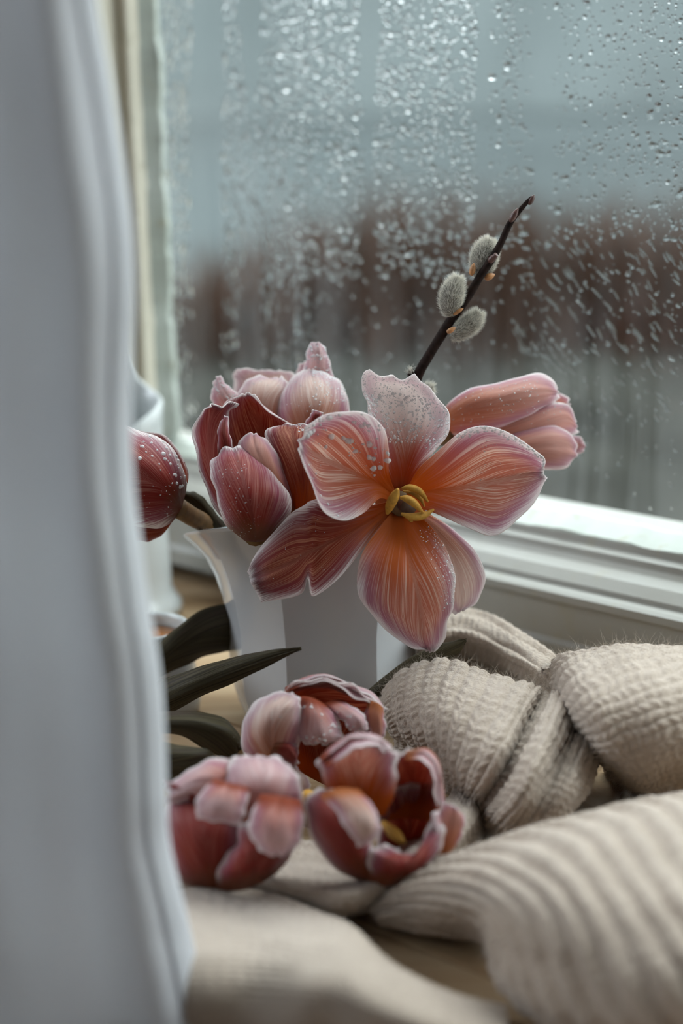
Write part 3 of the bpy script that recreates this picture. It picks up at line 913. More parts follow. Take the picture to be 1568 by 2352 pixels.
petal('petal', D2, dz([(650, 1205), (645, 1130), (630, 1065), (612, 1015), (614, 985), (640, 976)], [10, 9, 9, 10, 11, 12]),
      dz([(690, 1205), (690, 1125), (682, 1065), (672, 1015), (668, 988), (668, 974)], [5, 2, 2, 5, 9, 12]),
      dz([(735, 1205), (742, 1120), (738, 1060), (728, 1012), (718, 985), (700, 974)], [8, 8, 8, 9, 11, 12]), PM['deep'], t2, key='2f')
petal('petal', D2, dz([(560, 1240), (520, 1205), (500, 1155), (488, 1100), (486, 1060), (505, 1032)], [4, 0, 0, 2, 5, 8]),
      dz([(585, 1244), (578, 1200), (565, 1148), (553, 1098), (543, 1058), (535, 1026)], [2, -9, -12, -9, -3, 5]),
      dz([(612, 1241), (650, 1205), (668, 1162), (650, 1110), (612, 1062), (565, 1030)], [4, 0, -1, 1, 4, 8]), PM['wine'], t2, 31, 40, ruffle=0.0005, key='2a')
petal('petal', D2 + 0.012, dz([(600, 1235), (560, 1180), (540, 1100), (545, 1030)], [10, 22, 30, 34]), dz([(640, 1235), (640, 1180), (640, 1100), (640, 1030)], [8, 24, 34, 38]),
      dz([(690, 1230), (720, 1180), (735, 1100), (720, 1030)], [8, 18, 24, 28]), PM['wine'], t2)
tube('stem', [at(585, 1225, D2 + 0.010), at(620, 1225, 0.580), at(690, 1330, 0.600), at(720, 1500, 0.610)], [0.0045, 0.0035, 0.0033, 0.0033], STEM, t2, 12)
petal_drops('dew', [('2a', 160, 0.7, 1.8, (0.05, 0.8), (0.05, 0.6)), ('2f', 40, 0.8, 2.8, (0.75, 0.98), (0.6, 0.97))], t2)

# --- 3: pale tulip at the back
D3 = 0.605
t3 = tulip('pale pink tulip with dewy upright petals behind the dark one', at(690, 1010, D3 + 0.01), GV)
petal('petal', D3, dz([(540, 985), (537, 930), (535, 880), (538, 856), (552, 845)], [22, 26, 28, 28, 26]), dz([(630, 985), (622, 930), (612, 885), (606, 862), (602, 851)], [28, 32, 34, 34, 32]),
      dz([(720, 985), (712, 925), (698, 882), (675, 858), (640, 852)], [22, 26, 28, 28, 28]), PM['pale'], t3, key='3d')
petal('petal', D3, dz([(668, 940), (672, 890), (680, 855), (690, 838), (700, 832)], 20), dz([(720, 940), (715, 890), (712, 855), (710, 838), (706, 830)], 24),
      dz([(770, 940), (760, 890), (745, 855), (728, 838), (712, 832)], 20), PM['white'], t3)
petal('petal', D3, dz([(692, 930), (690, 885), (698, 840), (707, 805), (716, 788)], [14, 14, 12, 10, 10]), dz([(728, 930), (730, 885), (731, 840), (730, 808), (727, 786)], [12, 10, 7, 6, 8]),
      dz([(775, 930), (770, 885), (758, 845), (751, 808), (738, 789)], [14, 14, 12, 11, 10]), PM['white'], t3, key='3e')
petal('petal', D3, dz([(510, 960), (492, 930), (484, 905), (490, 885), (496, 868)], [10, 6, 4, 4, 4]), dz([(545, 965), (528, 930), (516, 905), (508, 886), (500, 864)], [4, 0, 0, 1, 3]),
      dz([(590, 965), (565, 935), (545, 908), (525, 886), (505, 866)], [8, 5, 4, 4, 4]), PM['white'], t3, key='3c')
petal('petal', D3, dz([(570, 1000), (552, 955), (547, 910), (560, 878), (588, 866), (612, 868)], [6, 6, 8, 10, 10, 10]), dz([(615, 1000), (605, 955), (602, 915), (612, 888), (626, 874), (634, 868)], [-2, -4, -3, 0, 5, 9]),
      dz([(670, 1000), (668, 955), (668, 915), (668, 890), (658, 874), (645, 868)], [4, 4, 4, 6, 8, 10]), PM['pale'], t3, key='3b')
petal('petal', D3, dz([(652, 1010), (635, 965), (637, 925), (655, 885), (685, 857), (708, 850)], [2, 0, 0, 2, 5, 7]), dz([(718, 1015), (718, 965), (719, 925), (719, 888), (717, 864), (715, 849)], [-8, -13, -13, -8, 0, 6]),
      dz([(795, 1010), (804, 955), (796, 912), (778, 876), (750, 856), (720, 850)], [4, 2, 1, 3, 5, 7]), PM['pale'], t3, 31, 40, key='3a')
petal('petal', D3 - 0.02, dz([(700, 995), (702, 975), (712, 952), (722, 942)], [0, -1, -3, -4]), dz([(718, 995), (722, 975), (728, 955), (732, 944)], [-3, -5, -6, -5]),
      dz([(742, 995), (742, 975), (742, 958), (741, 948)], [0, -1, -3, -4]), PM['wine'], t3, 13, 20)
tube('stem', [at(690, 1010, D3 + 0.01), at(700, 1090, 0.612), at(720, 1200, 0.615), at(740, 1500, 0.615)], [0.006, 0.0035, 0.0033, 0.0033], STEM, t3, 12)
petal_drops('dew', [('3a', 320, 0.9, 3.0, (0.35, 0.97), (0.5, 0.97)), ('3a', 90, 0.8, 2.0, (0.3, 0.9), (0.05, 0.5)), ('3e', 130, 1.0, 4.2, (0.4, 0.97), (0.05, 0.9)),
                    ('3c', 120, 0.9, 3.0, (0.2, 0.9), (0.05, 0.9)), ('3b', 60, 0.8, 1.8, (0.6, 0.98), (0.1, 0.9))], t3)

# --- 4: tulip leaning to the right
D4 = 0.605
t4 = tulip('salmon pink tulip leaning right with its petals half closed', at(1020, 985, D4 + 0.004), GV)
petal('petal', D4, dz([(1030, 975), (1110, 930), (1200, 905), (1265, 903), (1300, 912), (1303, 925)], [16, 20, 22, 20, 16, 14]), dz([(1030, 985), (1110, 960), (1200, 940), (1265, 930), (1298, 928), (1306, 930)], [18, 26, 28, 26, 20, 15]),
      dz([(1030, 1000), (1110, 1000), (1200, 1000), (1270, 980), (1300, 955), (1306, 938)], [16, 20, 22, 20, 16, 14]), PM['pink'], t4)
petal('petal', D4, dz([(1100, 1035), (1200, 1000), (1270, 995), (1310, 1000), (1328, 1003), (1342, 1018)], [14, 12, 10, 8, 6, 6]), dz([(1100, 1045), (1200, 1040), (1270, 1035), (1308, 1025), (1328, 1022), (1343, 1027)], [20, 18, 14, 8, 5, 6]),
      dz([(1100, 1060), (1190, 1066), (1260, 1066), (1305, 1062), (1322, 1048), (1339, 1035)], [14, 12, 10, 8, 6, 6]), PM['pink'], t4)
petal('petal', D4, dz([(1012, 985), (1060, 978), (1130, 968), (1200, 945), (1260, 925), (1300, 930), (1322, 968)], [8, 4, 0, -1, 0, 2, 6]), dz([(1012, 998), (1060, 1002), (1130, 998), (1200, 985), (1262, 968), (1302, 962), (1324, 978)], [4, -2, -6, -7, -5, 0, 6]),
      dz([(1015, 1015), (1060, 1030), (1130, 1032), (1210, 1018), (1270, 1008), (1308, 1004), (1324, 992)], [8, 3, 0, -1, 0, 2, 6]), PM['pink'], t4, key='4b')
petal('petal', D4, dz([(1015, 1000), (1070, 1015), (1140, 1005), (1205, 985), (1262, 976), (1300, 986), (1322, 1018)], [8, 1, -4, -5, -4, -2, 4]), dz([(1018, 1010), (1070, 1035), (1140, 1036), (1205, 1028), (1262, 1022), (1300, 1026), (1324, 1040)], [4, -6, -12, -13, -11, -5, 3]),
      dz([(1022, 1020), (1075, 1056), (1140, 1068), (1205, 1076), (1262, 1078), (1300, 1072), (1320, 1056)], [8, 2, -2, -3, -2, 0, 4]), PM['pink'], t4, key='4c')
petal('petal', D4, dz([(1010, 975), (1028, 928), (1080, 895), (1150, 878), (1212, 859), (1258, 866), (1280, 892)], [8, 2, 0, 0, 1, 2, 4]), dz([(1010, 985), (1040, 955), (1095, 930), (1160, 915), (1212, 904), (1252, 900), (1281, 902)], [3, -6, -12, -13, -11, -6, 3]),
      dz([(1012, 998), (1050, 1004), (1110, 998), (1172, 975), (1225, 950), (1264, 930), (1281, 912)], [6, 0, -4, -4, -3, 0, 4]), PM['pink'], t4, 31, 40, ruffle=0.0004, key='4a')
tube('stem', [at(1016, 990, D4 + 0.004), at(985, 1015, 0.606), at(935, 1090, 0.608), at(860, 1250, 0.61), at(800, 1500, 0.612)], [0.006, 0.0035, 0.0033, 0.0033, 0.0033], STEM, t4, 12)
petal_drops('dew', [('4a', 200, 0.8, 2.2, (0.15, 0.75), (0.25, 0.8)), ('4a', 120, 0.8, 1.8, (0.1, 0.5), (0.02, 0.2)), ('4b', 40, 0.8, 2, (0.4, 0.8), (0.1, 0.5))], t4)

# --- 5: tulip half behind the curtain
D5 = 0.57
t5 = tulip('red tulip with dew drops hanging left beside the curtain', at(412, 1166, D5 + 0.006), GV)
petal('petal', D5, dz([(414, 1150), (432, 1090), (412, 1040), (380, 1006), (330, 990), (270, 985), (215, 1000)], [6, 4, 6, 9, 12, 14, 14]), dz([(412, 1155), (412, 1100), (385, 1060), (345, 1035), (300, 1025), (255, 1020), (212, 1022)], [8, 14, 20, 24, 26, 26, 20]),
      dz([(412, 1160), (380, 1130), (345, 1110), (310, 1100), (280, 1090), (250, 1070), (215, 1050)], [10, 20, 28, 32, 32, 30, 24]), PM['deep'], t5, key='5b')
petal('petal', D5, dz([(412, 1170), (390, 1200), (350, 1205), (310, 1200), (260, 1190), (215, 1160)], [8, 2, 0, 0, 2, 6]), dz([(408, 1175), (380, 1215), (345, 1228), (308, 1226), (262, 1212), (215, 1172)], [6, 2, 1, 1, 4, 8]),
      dz([(405, 1180), (375, 1225), (345, 1240), (315, 1243), (265, 1230), (215, 1185)], [8, 8, 8, 8, 10, 12]), PM['deep'], t5)
petal('petal', D5, dz([(418, 1160), (428, 1108), (408, 1052), (375, 1012), (330, 992), (275, 978), (210, 985)], [4, 0, 0, 2, 4, 6, 8]), dz([(415, 1168), (398, 1140), (368, 1112), (328, 1090), (285, 1075), (245, 1065), (200, 1055)], [0, -8, -13, -14, -12, -6, 2]),
      dz([(408, 1178), (392, 1200), (360, 1214), (318, 1208), (270, 1190), (235, 1160), (200, 1115)], [4, 0, -2, -2, -1, 2, 6]), PM['wine'], t5, 31, 40, ruffle=0.0003, key='5a')
tube('stem', [at(408, 1166, D5 + 0.004), at(440, 1186, 0.580), at(490, 1218, 0.592), at(600, 1330, 0.605), at(700, 1560, 0.61)], [0.0036, 0.0034, 0.0034, 0.0034, 0.0034], STEM, t5, 12)
petal('leaf', D5 + 0.015, dz([(530, 1225), (505, 1190), (475, 1155), (448, 1130), (424, 1132)], 4), dz([(515, 1228), (490, 1198), (462, 1166), (440, 1148), (423, 1140)], 2),
      dz([(495, 1232), (472, 1205), (448, 1178), (430, 1162), (421, 1148)], 4), LEAF, t5, 13, 24, 0.0006)
petal_drops('dew', [('5a', 60, 1.2, 6.0, (0.15, 0.62), (0.05, 0.42)), ('5a', 40, 1, 2.2, (0.1, 0.6), (0.4, 0.9))], t5)

# --- 6: dewy tulip lying below the jug
D6 = 0.505
t6 = tulip('dewy open tulip lying against the foot of the jug', at(640, 1790, D6), GL)
petal('petal', D6, dz([(640, 1740), (655, 1690), (650, 1640), (670, 1600), (700, 1585)], [14, 14, 14, 14, 14]), dz([(740, 1800), (750, 1740), (760, 1680), (770, 1640), (780, 1615)], [24, 26, 26, 24, 22]),
      dz([(830, 1830), (862, 1770), (874, 1710), (868, 1660), (850, 1625)], [10, 12, 12, 12, 12]), PM['deep'], t6)
petal('petal', D6, dz([(640, 1620), (655, 1588), (690, 1562), (745, 1556), (800, 1580), (850, 1600), (878, 1630)], [4, 2, 0, 0, 0, 0, 2]), dz([(680, 1640), (700, 1615), (740, 1605), (785, 1618), (825, 1635), (858, 1640), (880, 1655)], [14, 15, 16, 16, 14, 10, 6]),
      dz([(720, 1680), (745, 1660), (775, 1655), (805, 1670), (835, 1690), (860, 1695), (876, 1690)], [18, 20, 22, 20, 16, 12, 8]), PM['deep'], t6, ruffle=0.0012, key='6c')
petal('petal', D6, dz([(655, 1585), (700, 1561), (750, 1553), (800, 1577), (850, 1597), (882, 1634)], [4, 3, 3, 3, 3, 4]), dz([(656, 1579), (702, 1556), (752, 1551), (802, 1573), (853, 1592), (884, 1630)], [7, 8, 8, 8, 8, 6]),
      dz([(665, 1585), (712, 1570), (755, 1568), (800, 1592), (845, 1612), (872, 1645)], [1, -1, -1, -1, -1, 1]), PM['white'], t6, 13, 30, ruffle=0.0006, key='6h')
petal('petal', D6, dz([(846, 1610), (838, 1650), (848, 1690), (845, 1720)], [2, 0, 0, 2]), dz([(862, 1612), (862, 1650), (866, 1690), (858, 1730)], [-2, -4, -4, -2]),
      dz([(878, 1625), (884, 1660), (878, 1700), (868, 1735)], [2, 0, 0, 2]), PM['pink'], t6, 13, 22, ruffle=0.0008)
petal('petal', D6, dz([(740, 1620), (768, 1640), (795, 1665), (806, 1680)], [0, -4, -6, -6]), dz([(755, 1612), (785, 1630), (818, 1655), (825, 1680)], [-1, -6, -9, -8]),
      dz([(780, 1608), (812, 1625), (840, 1650), (842, 1675)], [2, -3, -6, -6]), PM['white'], t6, 13, 22, key='6d')
petal('petal', D6, dz([(690, 1600), (680, 1640), (676, 1680), (690, 1702), (710, 1707)], [-2, -4, -6, -7, -7]), dz([(715, 1603), (722, 1640), (730, 1680), (735, 1702), (738, 1709)], [-6, -11, -13, -12, -9]),
      dz([(745, 1618), (772, 1645), (785, 1680), (780, 1700), (760, 1707)], [-2, -4, -6, -7, -8]), PM['white'], t6, key='6b')
petal('petal', D6, dz([(630, 1790), (572, 1745), (552, 1695), (568, 1640), (605, 1600), (645, 1588)], [4, 2, 1, 0, 0, -2]), dz([(650, 1775), (620, 1715), (618, 1665), (638, 1625), (658, 1604), (668, 1592)], [-2, -10, -13, -12, -8, -5]),
      dz([(672, 1755), (684, 1718), (692, 1670), (692, 1630), (686, 1608), (678, 1596)], [-4, -7, -8, -8, -7, -6]), PM['pale'], t6, 31, 36, key='6a')
petal('petal', D6, dz([(620, 1730), (640, 1745), (665, 1755), (672, 1765)], [-8, -8, -8, -8]), dz([(628, 1712), (655, 1722), (672, 1740), (678, 1758)], [-12, -13, -13, -10]),
      dz([(640, 1700), (668, 1704), (684, 1724), (682, 1752)], [-8, -9, -9, -9]), PM['wine'], t6, 13, 20)
petal('petal', D6, dz([(610, 1850), (630, 1810), (640, 1770), (650, 1745)], [-2, -3, -4, -5]), dz([(650, 1850), (665, 1815), (680, 1780), (668, 1752)], [-6, -9, -9, -7]),
      dz([(700, 1850), (712, 1820), (708, 1795), (682, 1765)], [-2, -4, -5, -6]), PM['pale'], t6, 15, 22)
tube('anther', [at(668, 1750, D6 + 0.002), at(690, 1790, D6 + 0.004), at(700, 1815, D6 + 0.004)], [0.0004, 0.0012, 0.0006], ANTHER, t6, 8)
tube('anther', [at(690, 1838, D6 - 0.020), at(705, 1828, D6 - 0.02), at(722, 1826, D6 - 0.018)], [0.0010, 0.0020, 0.0010], ANTHER, t6, 8)
petal_drops('dew', [('6b', 130, 1.0, 4.0, (0.1, 0.98), (0.03, 0.95)), ('6h', 220, 0.9, 2.8, (0.02, 0.98), (0.05, 0.6)), ('6d', 50, 1, 3, (0.2, 0.97), (0.05, 0.95)), ('6a', 40, 0.8, 2, (0.4, 0.95), (0.1, 0.9))], t6)
tube('stem', [at(630, 1780, D6 + 0.004), at(560, 1745, 0.515), at(440, 1745, 0.520), at(300, 1720, 0.53)], [0.0045, 0.0034, 0.0034, 0.0034], STEM, t6, 12)
petal('leaf', 0.535, dz([(205, 1690), (300, 1600), (375, 1561), (450, 1537), (530, 1513), (610, 1495), (690, 1487)], [8, 10, 6, 2, 0, -4, -8]), dz([(200, 1698), (300, 1645), (375, 1606), (450, 1572), (530, 1540), (610, 1512), (691, 1489)], [8, 4, 1, -2, -3, -5, -8]),
      dz([(200, 1706), (300, 1685), (375, 1645), (455, 1603), (535, 1566), (615, 1528), (690, 1492)], [8, 8, 4, 1, -1, -4, -8]), LEAF, t6, 21, 40, 0.0007, 0.0003, key='L2')
petal('leaf', 0.512, dz([(205, 1672), (300, 1642), (375, 1636), (450, 1638), (510, 1650), (545, 1680), (554, 1720)], [8, 10, 6, 4, 3, 4, 6]), dz([(200, 1680), (300, 1665), (375, 1660), (450, 1664), (510, 1685), (538, 1710), (550, 1728)], [8, 2, -3, -6, -6, -2, 4]),
      dz([(200, 1688), (300, 1690), (375, 1682), (430, 1695), (480, 1722), (520, 1738), (546, 1736)], [8, 8, 3, 2, 2, 3, 6]), LEAF, t6, 21, 36, 0.0007, 0.0003, key='L3')
petal_drops('dew', [('L3', 60, 0.8, 2.2, (0.6, 0.95), (0.2, 0.8)), ('L2', 30, 0.7, 1.6, (0.2, 0.6), (0.1, 0.9))], t6)

# --- 7: blurred tulip, left front
D7 = 0.457
t7 = tulip('blurred tulip lying beside the curtain with folded pale petals', at(530, 2030, D7), GL)
petal('petal', D7, dz([(400, 1990), (385, 1930), (390, 1880), (410, 1850)], 10), dz([(520, 2000), (520, 1930), (520, 1880), (520, 1850)], 18), dz([(660, 1980), (680, 1920), (680, 1870), (660, 1840)], 10), PM['deep'], t7)
petal('petal', D7, dz([(440, 1880), (410, 1850), (392, 1820), (384, 1800), (378, 1790)], [4, 0, 0, 0, 0]), dz([(490, 1860), (450, 1830), (420, 1812), (398, 1803), (382, 1800)], [-4, -8, -8, -6, -2]),
      dz([(540, 1880), (470, 1850), (430, 1840), (400, 1830), (380, 1812)], [0, -4, -4, -3, 0]), PM['wine'], t7, 17, 24)
petal('petal', D7, dz([(540, 1880), (470, 1850), (420, 1842), (385, 1842), (378, 1835)], [0, -4, -4, -3, -2]), dz([(540, 1820), (490, 1800), (450, 1798), (415, 1812), (388, 1828)], [-2, -8, -9, -8, -5]),
      dz([(560, 1760), (510, 1742), (460, 1752), (415, 1782), (386, 1815)], [4, 2, 1, 0, -2]), PM['white'], t7, key='7b')
petal('petal', D7, dz([(525, 1880), (512, 1830), (512, 1785), (530, 1748), (565, 1735)], [0, -4, -3, 1, 5]), dz([(600, 1890), (602, 1835), (604, 1790), (602, 1756), (598, 1737)], [-6, -13, -12, -6, 3]),
      dz([(690, 1890), (696, 1840), (686, 1792), (662, 1756), (630, 1740)], [2, -2, -2, 1, 5]), PM['white'], t7, 31, 36, key='7c')
petal('petal', D7, dz([(470, 2042), (405, 2020), (380, 1960), (374, 1900), (382, 1850), (400, 1828)], [-4, -6, -5, -3, 0, 3]), dz([(500, 2046), (480, 1995), (465, 1935), (458, 1885), (458, 1850), (465, 1828)], [-8, -15, -16, -13, -8, -2]),
      dz([(530, 2035), (552, 1985), (560, 1930), (556, 1890), (545, 1860), (525, 1835)], [-6, -8, -8, -7, -5, -2]), PM['wine'], t7, key='7a')
petal('petal', D7, dz([(492, 1790), (462, 1820), (450, 1855), (452, 1880)], [-12, -16, -18, -18]), dz([(530, 1800), (515, 1830), (502, 1862), (500, 1888)], [-14, -20, -22, -20]),
      dz([(575, 1810), (568, 1840), (560, 1870), (545, 1893)], [-12, -16, -18, -18]), PM['white'], t7, 17, 24)
petal('petal', D7, dz([(500, 2046), (498, 2005), (520, 1965), (545, 1930), (548, 1890)], [-9, -14, -14, -13, -13]), dz([(570, 2040), (580, 2000), (590, 1960), (592, 1925), (580, 1885)], [-12, -20, -21, -19, -16]),
      dz([(635, 2005), (668, 1965), (690, 1915), (692, 1880), (680, 1850)], [-6, -9, -9, -8, -6]), PM['wine'], t7)
petal('petal', D7, dz([(600, 1825), (576, 1870), (574, 1915), (590, 1945), (615, 1962)], [-18, -23, -25, -25, -24]), dz([(645, 1830), (640, 1880), (638, 1920), (637, 1948), (636, 1964)], [-20, -28, -30, -28, -25]),
      dz([(690, 1840), (697, 1885), (690, 1925), (672, 1950), (652, 1963)], [-14, -18, -20, -22, -23]), PM['white'], t7, 17, 28)
tube('stem', [at(450, 1930, D7 + 0.006), at(400, 1900, 0.475), at(330, 1870, 0.49), at(250, 1840, 0.50)], [0.0045, 0.0034, 0.0034, 0.0034], STEM, t7, 12)
petal('leaf', 0.50, dz([(205, 1782), (300, 1705), (375, 1706), (430, 1715), (470, 1722), (495, 1738)], [4, 6, 2, 0, 0, 2]), dz([(200, 1790), (300, 1760), (375, 1755), (430, 1750), (470, 1744), (497, 1742)], [4, 0, -4, -4, -2, 2]),
      dz([(200, 1798), (300, 1825), (375, 1810), (430, 1785), (470, 1765), (497, 1748)], [4, 6, 2, 0, 0, 2]), LEAF, t7, 21, 30, 0.0007, 0.0003)
petal('leaf', 0.60, dz([(215, 1640), (300, 1550), (358, 1488), (410, 1438), (465, 1402), (530, 1388), (600, 1400)], [-30, -22, -14, -8, 0, 6, 14]), dz([(212, 1648), (300, 1578), (360, 1525), (415, 1485), (470, 1460), (530, 1450), (600, 1455)], [-30, -26, -19, -13, -6, 2, 12]),
      dz([(210, 1656), (300, 1600), (362, 1556), (420, 1528), (475, 1507), (530, 1494), (600, 1500)], [-30, -20, -14, -8, 0, 6, 14]), LEAF, t7, 21, 36, 0.0007, 0.0004)

# --- 8: blurred tulip, right front
D8 = 0.452
t8 = tulip('blurred red tulip looking up from the sweater fold', at(870, 2020, D8), GL)
petal('petal', D8, dz([(860, 2000), (868, 1930), (866, 1870), (872, 1810)], [6, 10, 12, 12]), dz([(930, 2000), (935, 1930), (940, 1870), (945, 1800)], [12, 20, 22, 20]), dz([(1000, 1980), (1010, 1910), (1008, 1860), (1000, 1800)], [6, 10, 12, 12]), PM['deep'], t8)
petal('petal', D8, dz([(870, 1890), (872, 1830), (880, 1780), (893, 1745), (915, 1725)], [14, 12, 10, 8, 6]), dz([(935, 1880), (942, 1825), (948, 1780), (950, 1750), (948, 1728)], [20, 22, 20, 16, 8]),
      dz([(1000, 1890), (1012, 1840), (1008, 1790), (998, 1755), (980, 1730)], [12, 8, 6, 5, 5]), PM['deep'], t8, ruffle=0.0011, key='8d')
petal('petal', D8, dz([(930, 1735), (975, 1728), (1000, 1755), (1010, 1800), (1014, 1850)], [4, 2, 1, 1, 2]), dz([(935, 1728), (978, 1722), (1004, 1750), (1014, 1798), (1018, 1850)], [8, 7, 6, 6, 7]), dz([(930, 1745), (968, 1744), (988, 1768), (998, 1805), (1002, 1850)], [2, -2, -3, -3, 0]), PM['pink'], t8, 11, 24)
petal('petal', D8, dz([(1000, 1965), (1002, 1915), (1006, 1870), (1018, 1845)], 2), dz([(1022, 1962), (1034, 1915), (1042, 1878), (1042, 1850)], -2), dz([(1035, 1955), (1060, 1920), (1066, 1888), (1054, 1860)], 2), PM['pink'], t8, 17, 24)
petal('petal', D8, dz([(765, 1860), (748, 1810), (738, 1768), (736, 1745), (770, 1720), (805, 1700)], [6, 3, 1, 1, 2, 4]), dz([(830, 1880), (822, 1825), (820, 1780), (824, 1745), (832, 1715), (840, 1697)], [2, 6, 8, 8, 6, 5]),
      dz([(885, 1870), (905, 1825), (914, 1785), (908, 1748), (895, 1720), (870, 1702)], [2, -2, -3, -2, 1, 4]), PM['coral'], t8, 31, 36, ruffle=0.0010, key='8b')
petal('petal', D8, dz([(738, 1748), (772, 1718), (815, 1693), (862, 1696), (895, 1722)], [-1, -1, 0, 1, 2]), dz([(735, 1742), (770, 1712), (815, 1688), (864, 1691), (898, 1718)], [4, 4, 5, 6, 6]), dz([(750, 1762), (788, 1738), (822, 1716), (856, 1712), (885, 1728)], [-3, -4, -4, -3, 0]), PM['white'], t8, 11, 26)
petal('petal', D8, dz([(845, 2030), (772, 1995), (722, 1935), (701, 1875), (706, 1835), (735, 1812)], [-4, -5, -3, -1, 1, 4]), dz([(852, 2030), (812, 1975), (782, 1915), (766, 1866), (764, 1836), (770, 1815)], [-8, -14, -15, -12, -7, 0]),
      dz([(862, 2022), (858, 1965), (845, 1910), (832, 1872), (818, 1845), (800, 1825)], [-8, -10, -10, -9, -7, -3]), PM['wine'], t8, 25, 36, key='8a')
petal('petal', D8, dz([(848, 2030), (845, 1985), (850, 1950), (880, 1940), (915, 1955)], [-9, -12, -12, -10, -8]), dz([(905, 2035), (925, 2000), (935, 1975), (945, 1962), (955, 1955)], [-12, -16, -15, -12, -9]),
      dz([(958, 2012), (1000, 1975), (1016, 1925), (1012, 1885), (1000, 1862)], [-6, -8, -7, -5, -3]), PM['wine'], t8, 25, 30, ruffle=0.0009, key='8f')
petal('petal', D8, dz([(915, 1970), (955, 1972), (990, 1950), (1004, 1910), (996, 1866)], [-12, -12, -10, -8, -6]), dz([(918, 1978), (960, 1982), (1000, 1956), (1014, 1910), (1006, 1862)], [-8, -8, -6, -4, -2]), dz([(920, 1962), (952, 1960), (980, 1940), (993, 1908), (986, 1868)], [-10, -11, -9, -7, -5]), PM['pink'], t8, 11, 26)
petal('petal', D8, dz([(735, 1828), (768, 1860), (798, 1905), (822, 1945)], [-10, -16, -19, -18]), dz([(775, 1812), (818, 1850), (840, 1895), (838, 1940)], [-12, -19, -22, -19]), dz([(825, 1815), (860, 1860), (872, 1900), (852, 1932)], [-8, -13, -16, -17]), PM['pale'], t8, 17, 26)
tube('anther', [at(880, 1890, D8 + 0.008), at(905, 1915, D8 + 0.002), at(925, 1935, D8 - 0.002)], [0.0009, 0.0018, 0.0009], ANTHER, t8, 8)
tube('stem', [at(860, 1980, D8 + 0.010), at(800, 1930, 0.475), at(740, 1890, 0.495), at(640, 1850, 0.51)], [0.0045, 0.0034, 0.0034, 0.0034], STEM, t8, 12)

# --- lone leaf behind the cuff
leaf = petal('tulip_leaf', 0.562, dz([(790, 1640), (850, 1583), (925, 1523), (995, 1488), (1045, 1472), (1071, 1468)], [-6, -4, -2, 0, 0, 0]), dz([(800, 1655), (862, 1597), (937, 1540), (1008, 1502), (1050, 1482), (1070, 1470)], [-8, -7, -5, -3, -1, 0]),
             dz([(812, 1665), (875, 1610), (950, 1560), (1020, 1520), (1055, 1496), (1070, 1472)], [-4, -3, -1, 1, 1, 0]), LEAF, None, 15, 36, 0.0007, 0.0002)
tag(leaf, 'dark narrow leaf tip rising behind the ribbed sweater cuff', 'leaf')

# ------------------------------------------------------------------ pussy willow
tw = empty('willow_branch', at(880, 1250, 0.606))
tag(tw, 'brown willow branch with furry grey catkins above the tulips', 'branch')
DW = 0.592
tp = [(880, 1250), (910, 1010), (956, 871), (984, 818), (1012, 772), (1043, 724), (1076, 678), (1101, 637), (1130, 593), (1150, 558), (1170, 514), (1191, 486), (1211, 463), (1222, 452)]
tr_ = [12, 12, 12, 11.5, 11.5, 12, 10.5, 9.5, 9.5, 8, 7.5, 6, 5, 3.5]
tube('stem', [at(p[0], p[1], DW + 0.014 * max(0, (p[1] - 800) / 450)) for p in tp], [r * DW / F for r in tr_], TWIG, tw, 12, 5)


def spindle(name, a, c, w, mat, parent, d0=0.0, d1=0.0, sub=6, blunt=0.5):
    A, B = at(*a, DW + d0), at(*c, DW + d1)
    pts = [A + (B - A) * t for t in (0, 0.15, 0.45, 0.75, 0.95, 1.0)]
    r = [0.35, 0.85, 1.0, 0.72, blunt * 0.5, 0.06]
    return tube(name, pts, [x * w * DW / F for x in r], mat, parent, 12, sub)


spindle('bud', (1171, 510), (1190, 478), 7.5, BUD, tw, -0.001, -0.001)
spindle('bud', (1213, 470), (1227, 447), 6.5, BUD, tw)
spindle('bud', (943, 872), (943, 846), 8, TWIG, tw, 0.001, 0.001, blunt=1.5)
spindle('bud', (1122, 602), (1141, 584), 8, BUD, tw, -0.0015, -0.003, blunt=1.5)


def catkin(path, rad, d, nh, scales):
    P_ = [at(p[0], p[1], DW + d) for p in path]
    body = tube('catkin', P_, [r * DW / F for r in rad], CATKIN, tw, 16, 8)
    P_ = np.array(P_); n = len(P_)
    t = rng.uniform(0.05, n - 1.001, nh)
    c = cr(P_, t); rr = cr(np.array(rad, float)[:, None], t)[:, 0] * DW / F
    T = cr(P_, np.minimum(t + 0.05, n - 1.0)) - cr(P_, np.maximum(t - 0.05, 0)); T /= np.linalg.norm(T, axis=1, keepdims=True)
    q = rng.normal(size=(nh, 3)); q -= T * np.sum(q * T, 1, keepdims=True); q /= np.linalg.norm(q, axis=1, keepdims=True)
    hairs('fur', c + q * (rr * 0.93)[:, None], q * 0.62 + T * 0.75 + rng.normal(size=(nh, 3)) * 0.18, rng.uniform(0.0013, 0.0026, nh), 0.000030, FUR, body, 0.35)
    for (a, b_, w, dd) in scales:
        spindle('bud_scale', a, b_, w, SCALE, body, d + dd, d + dd)
    return body


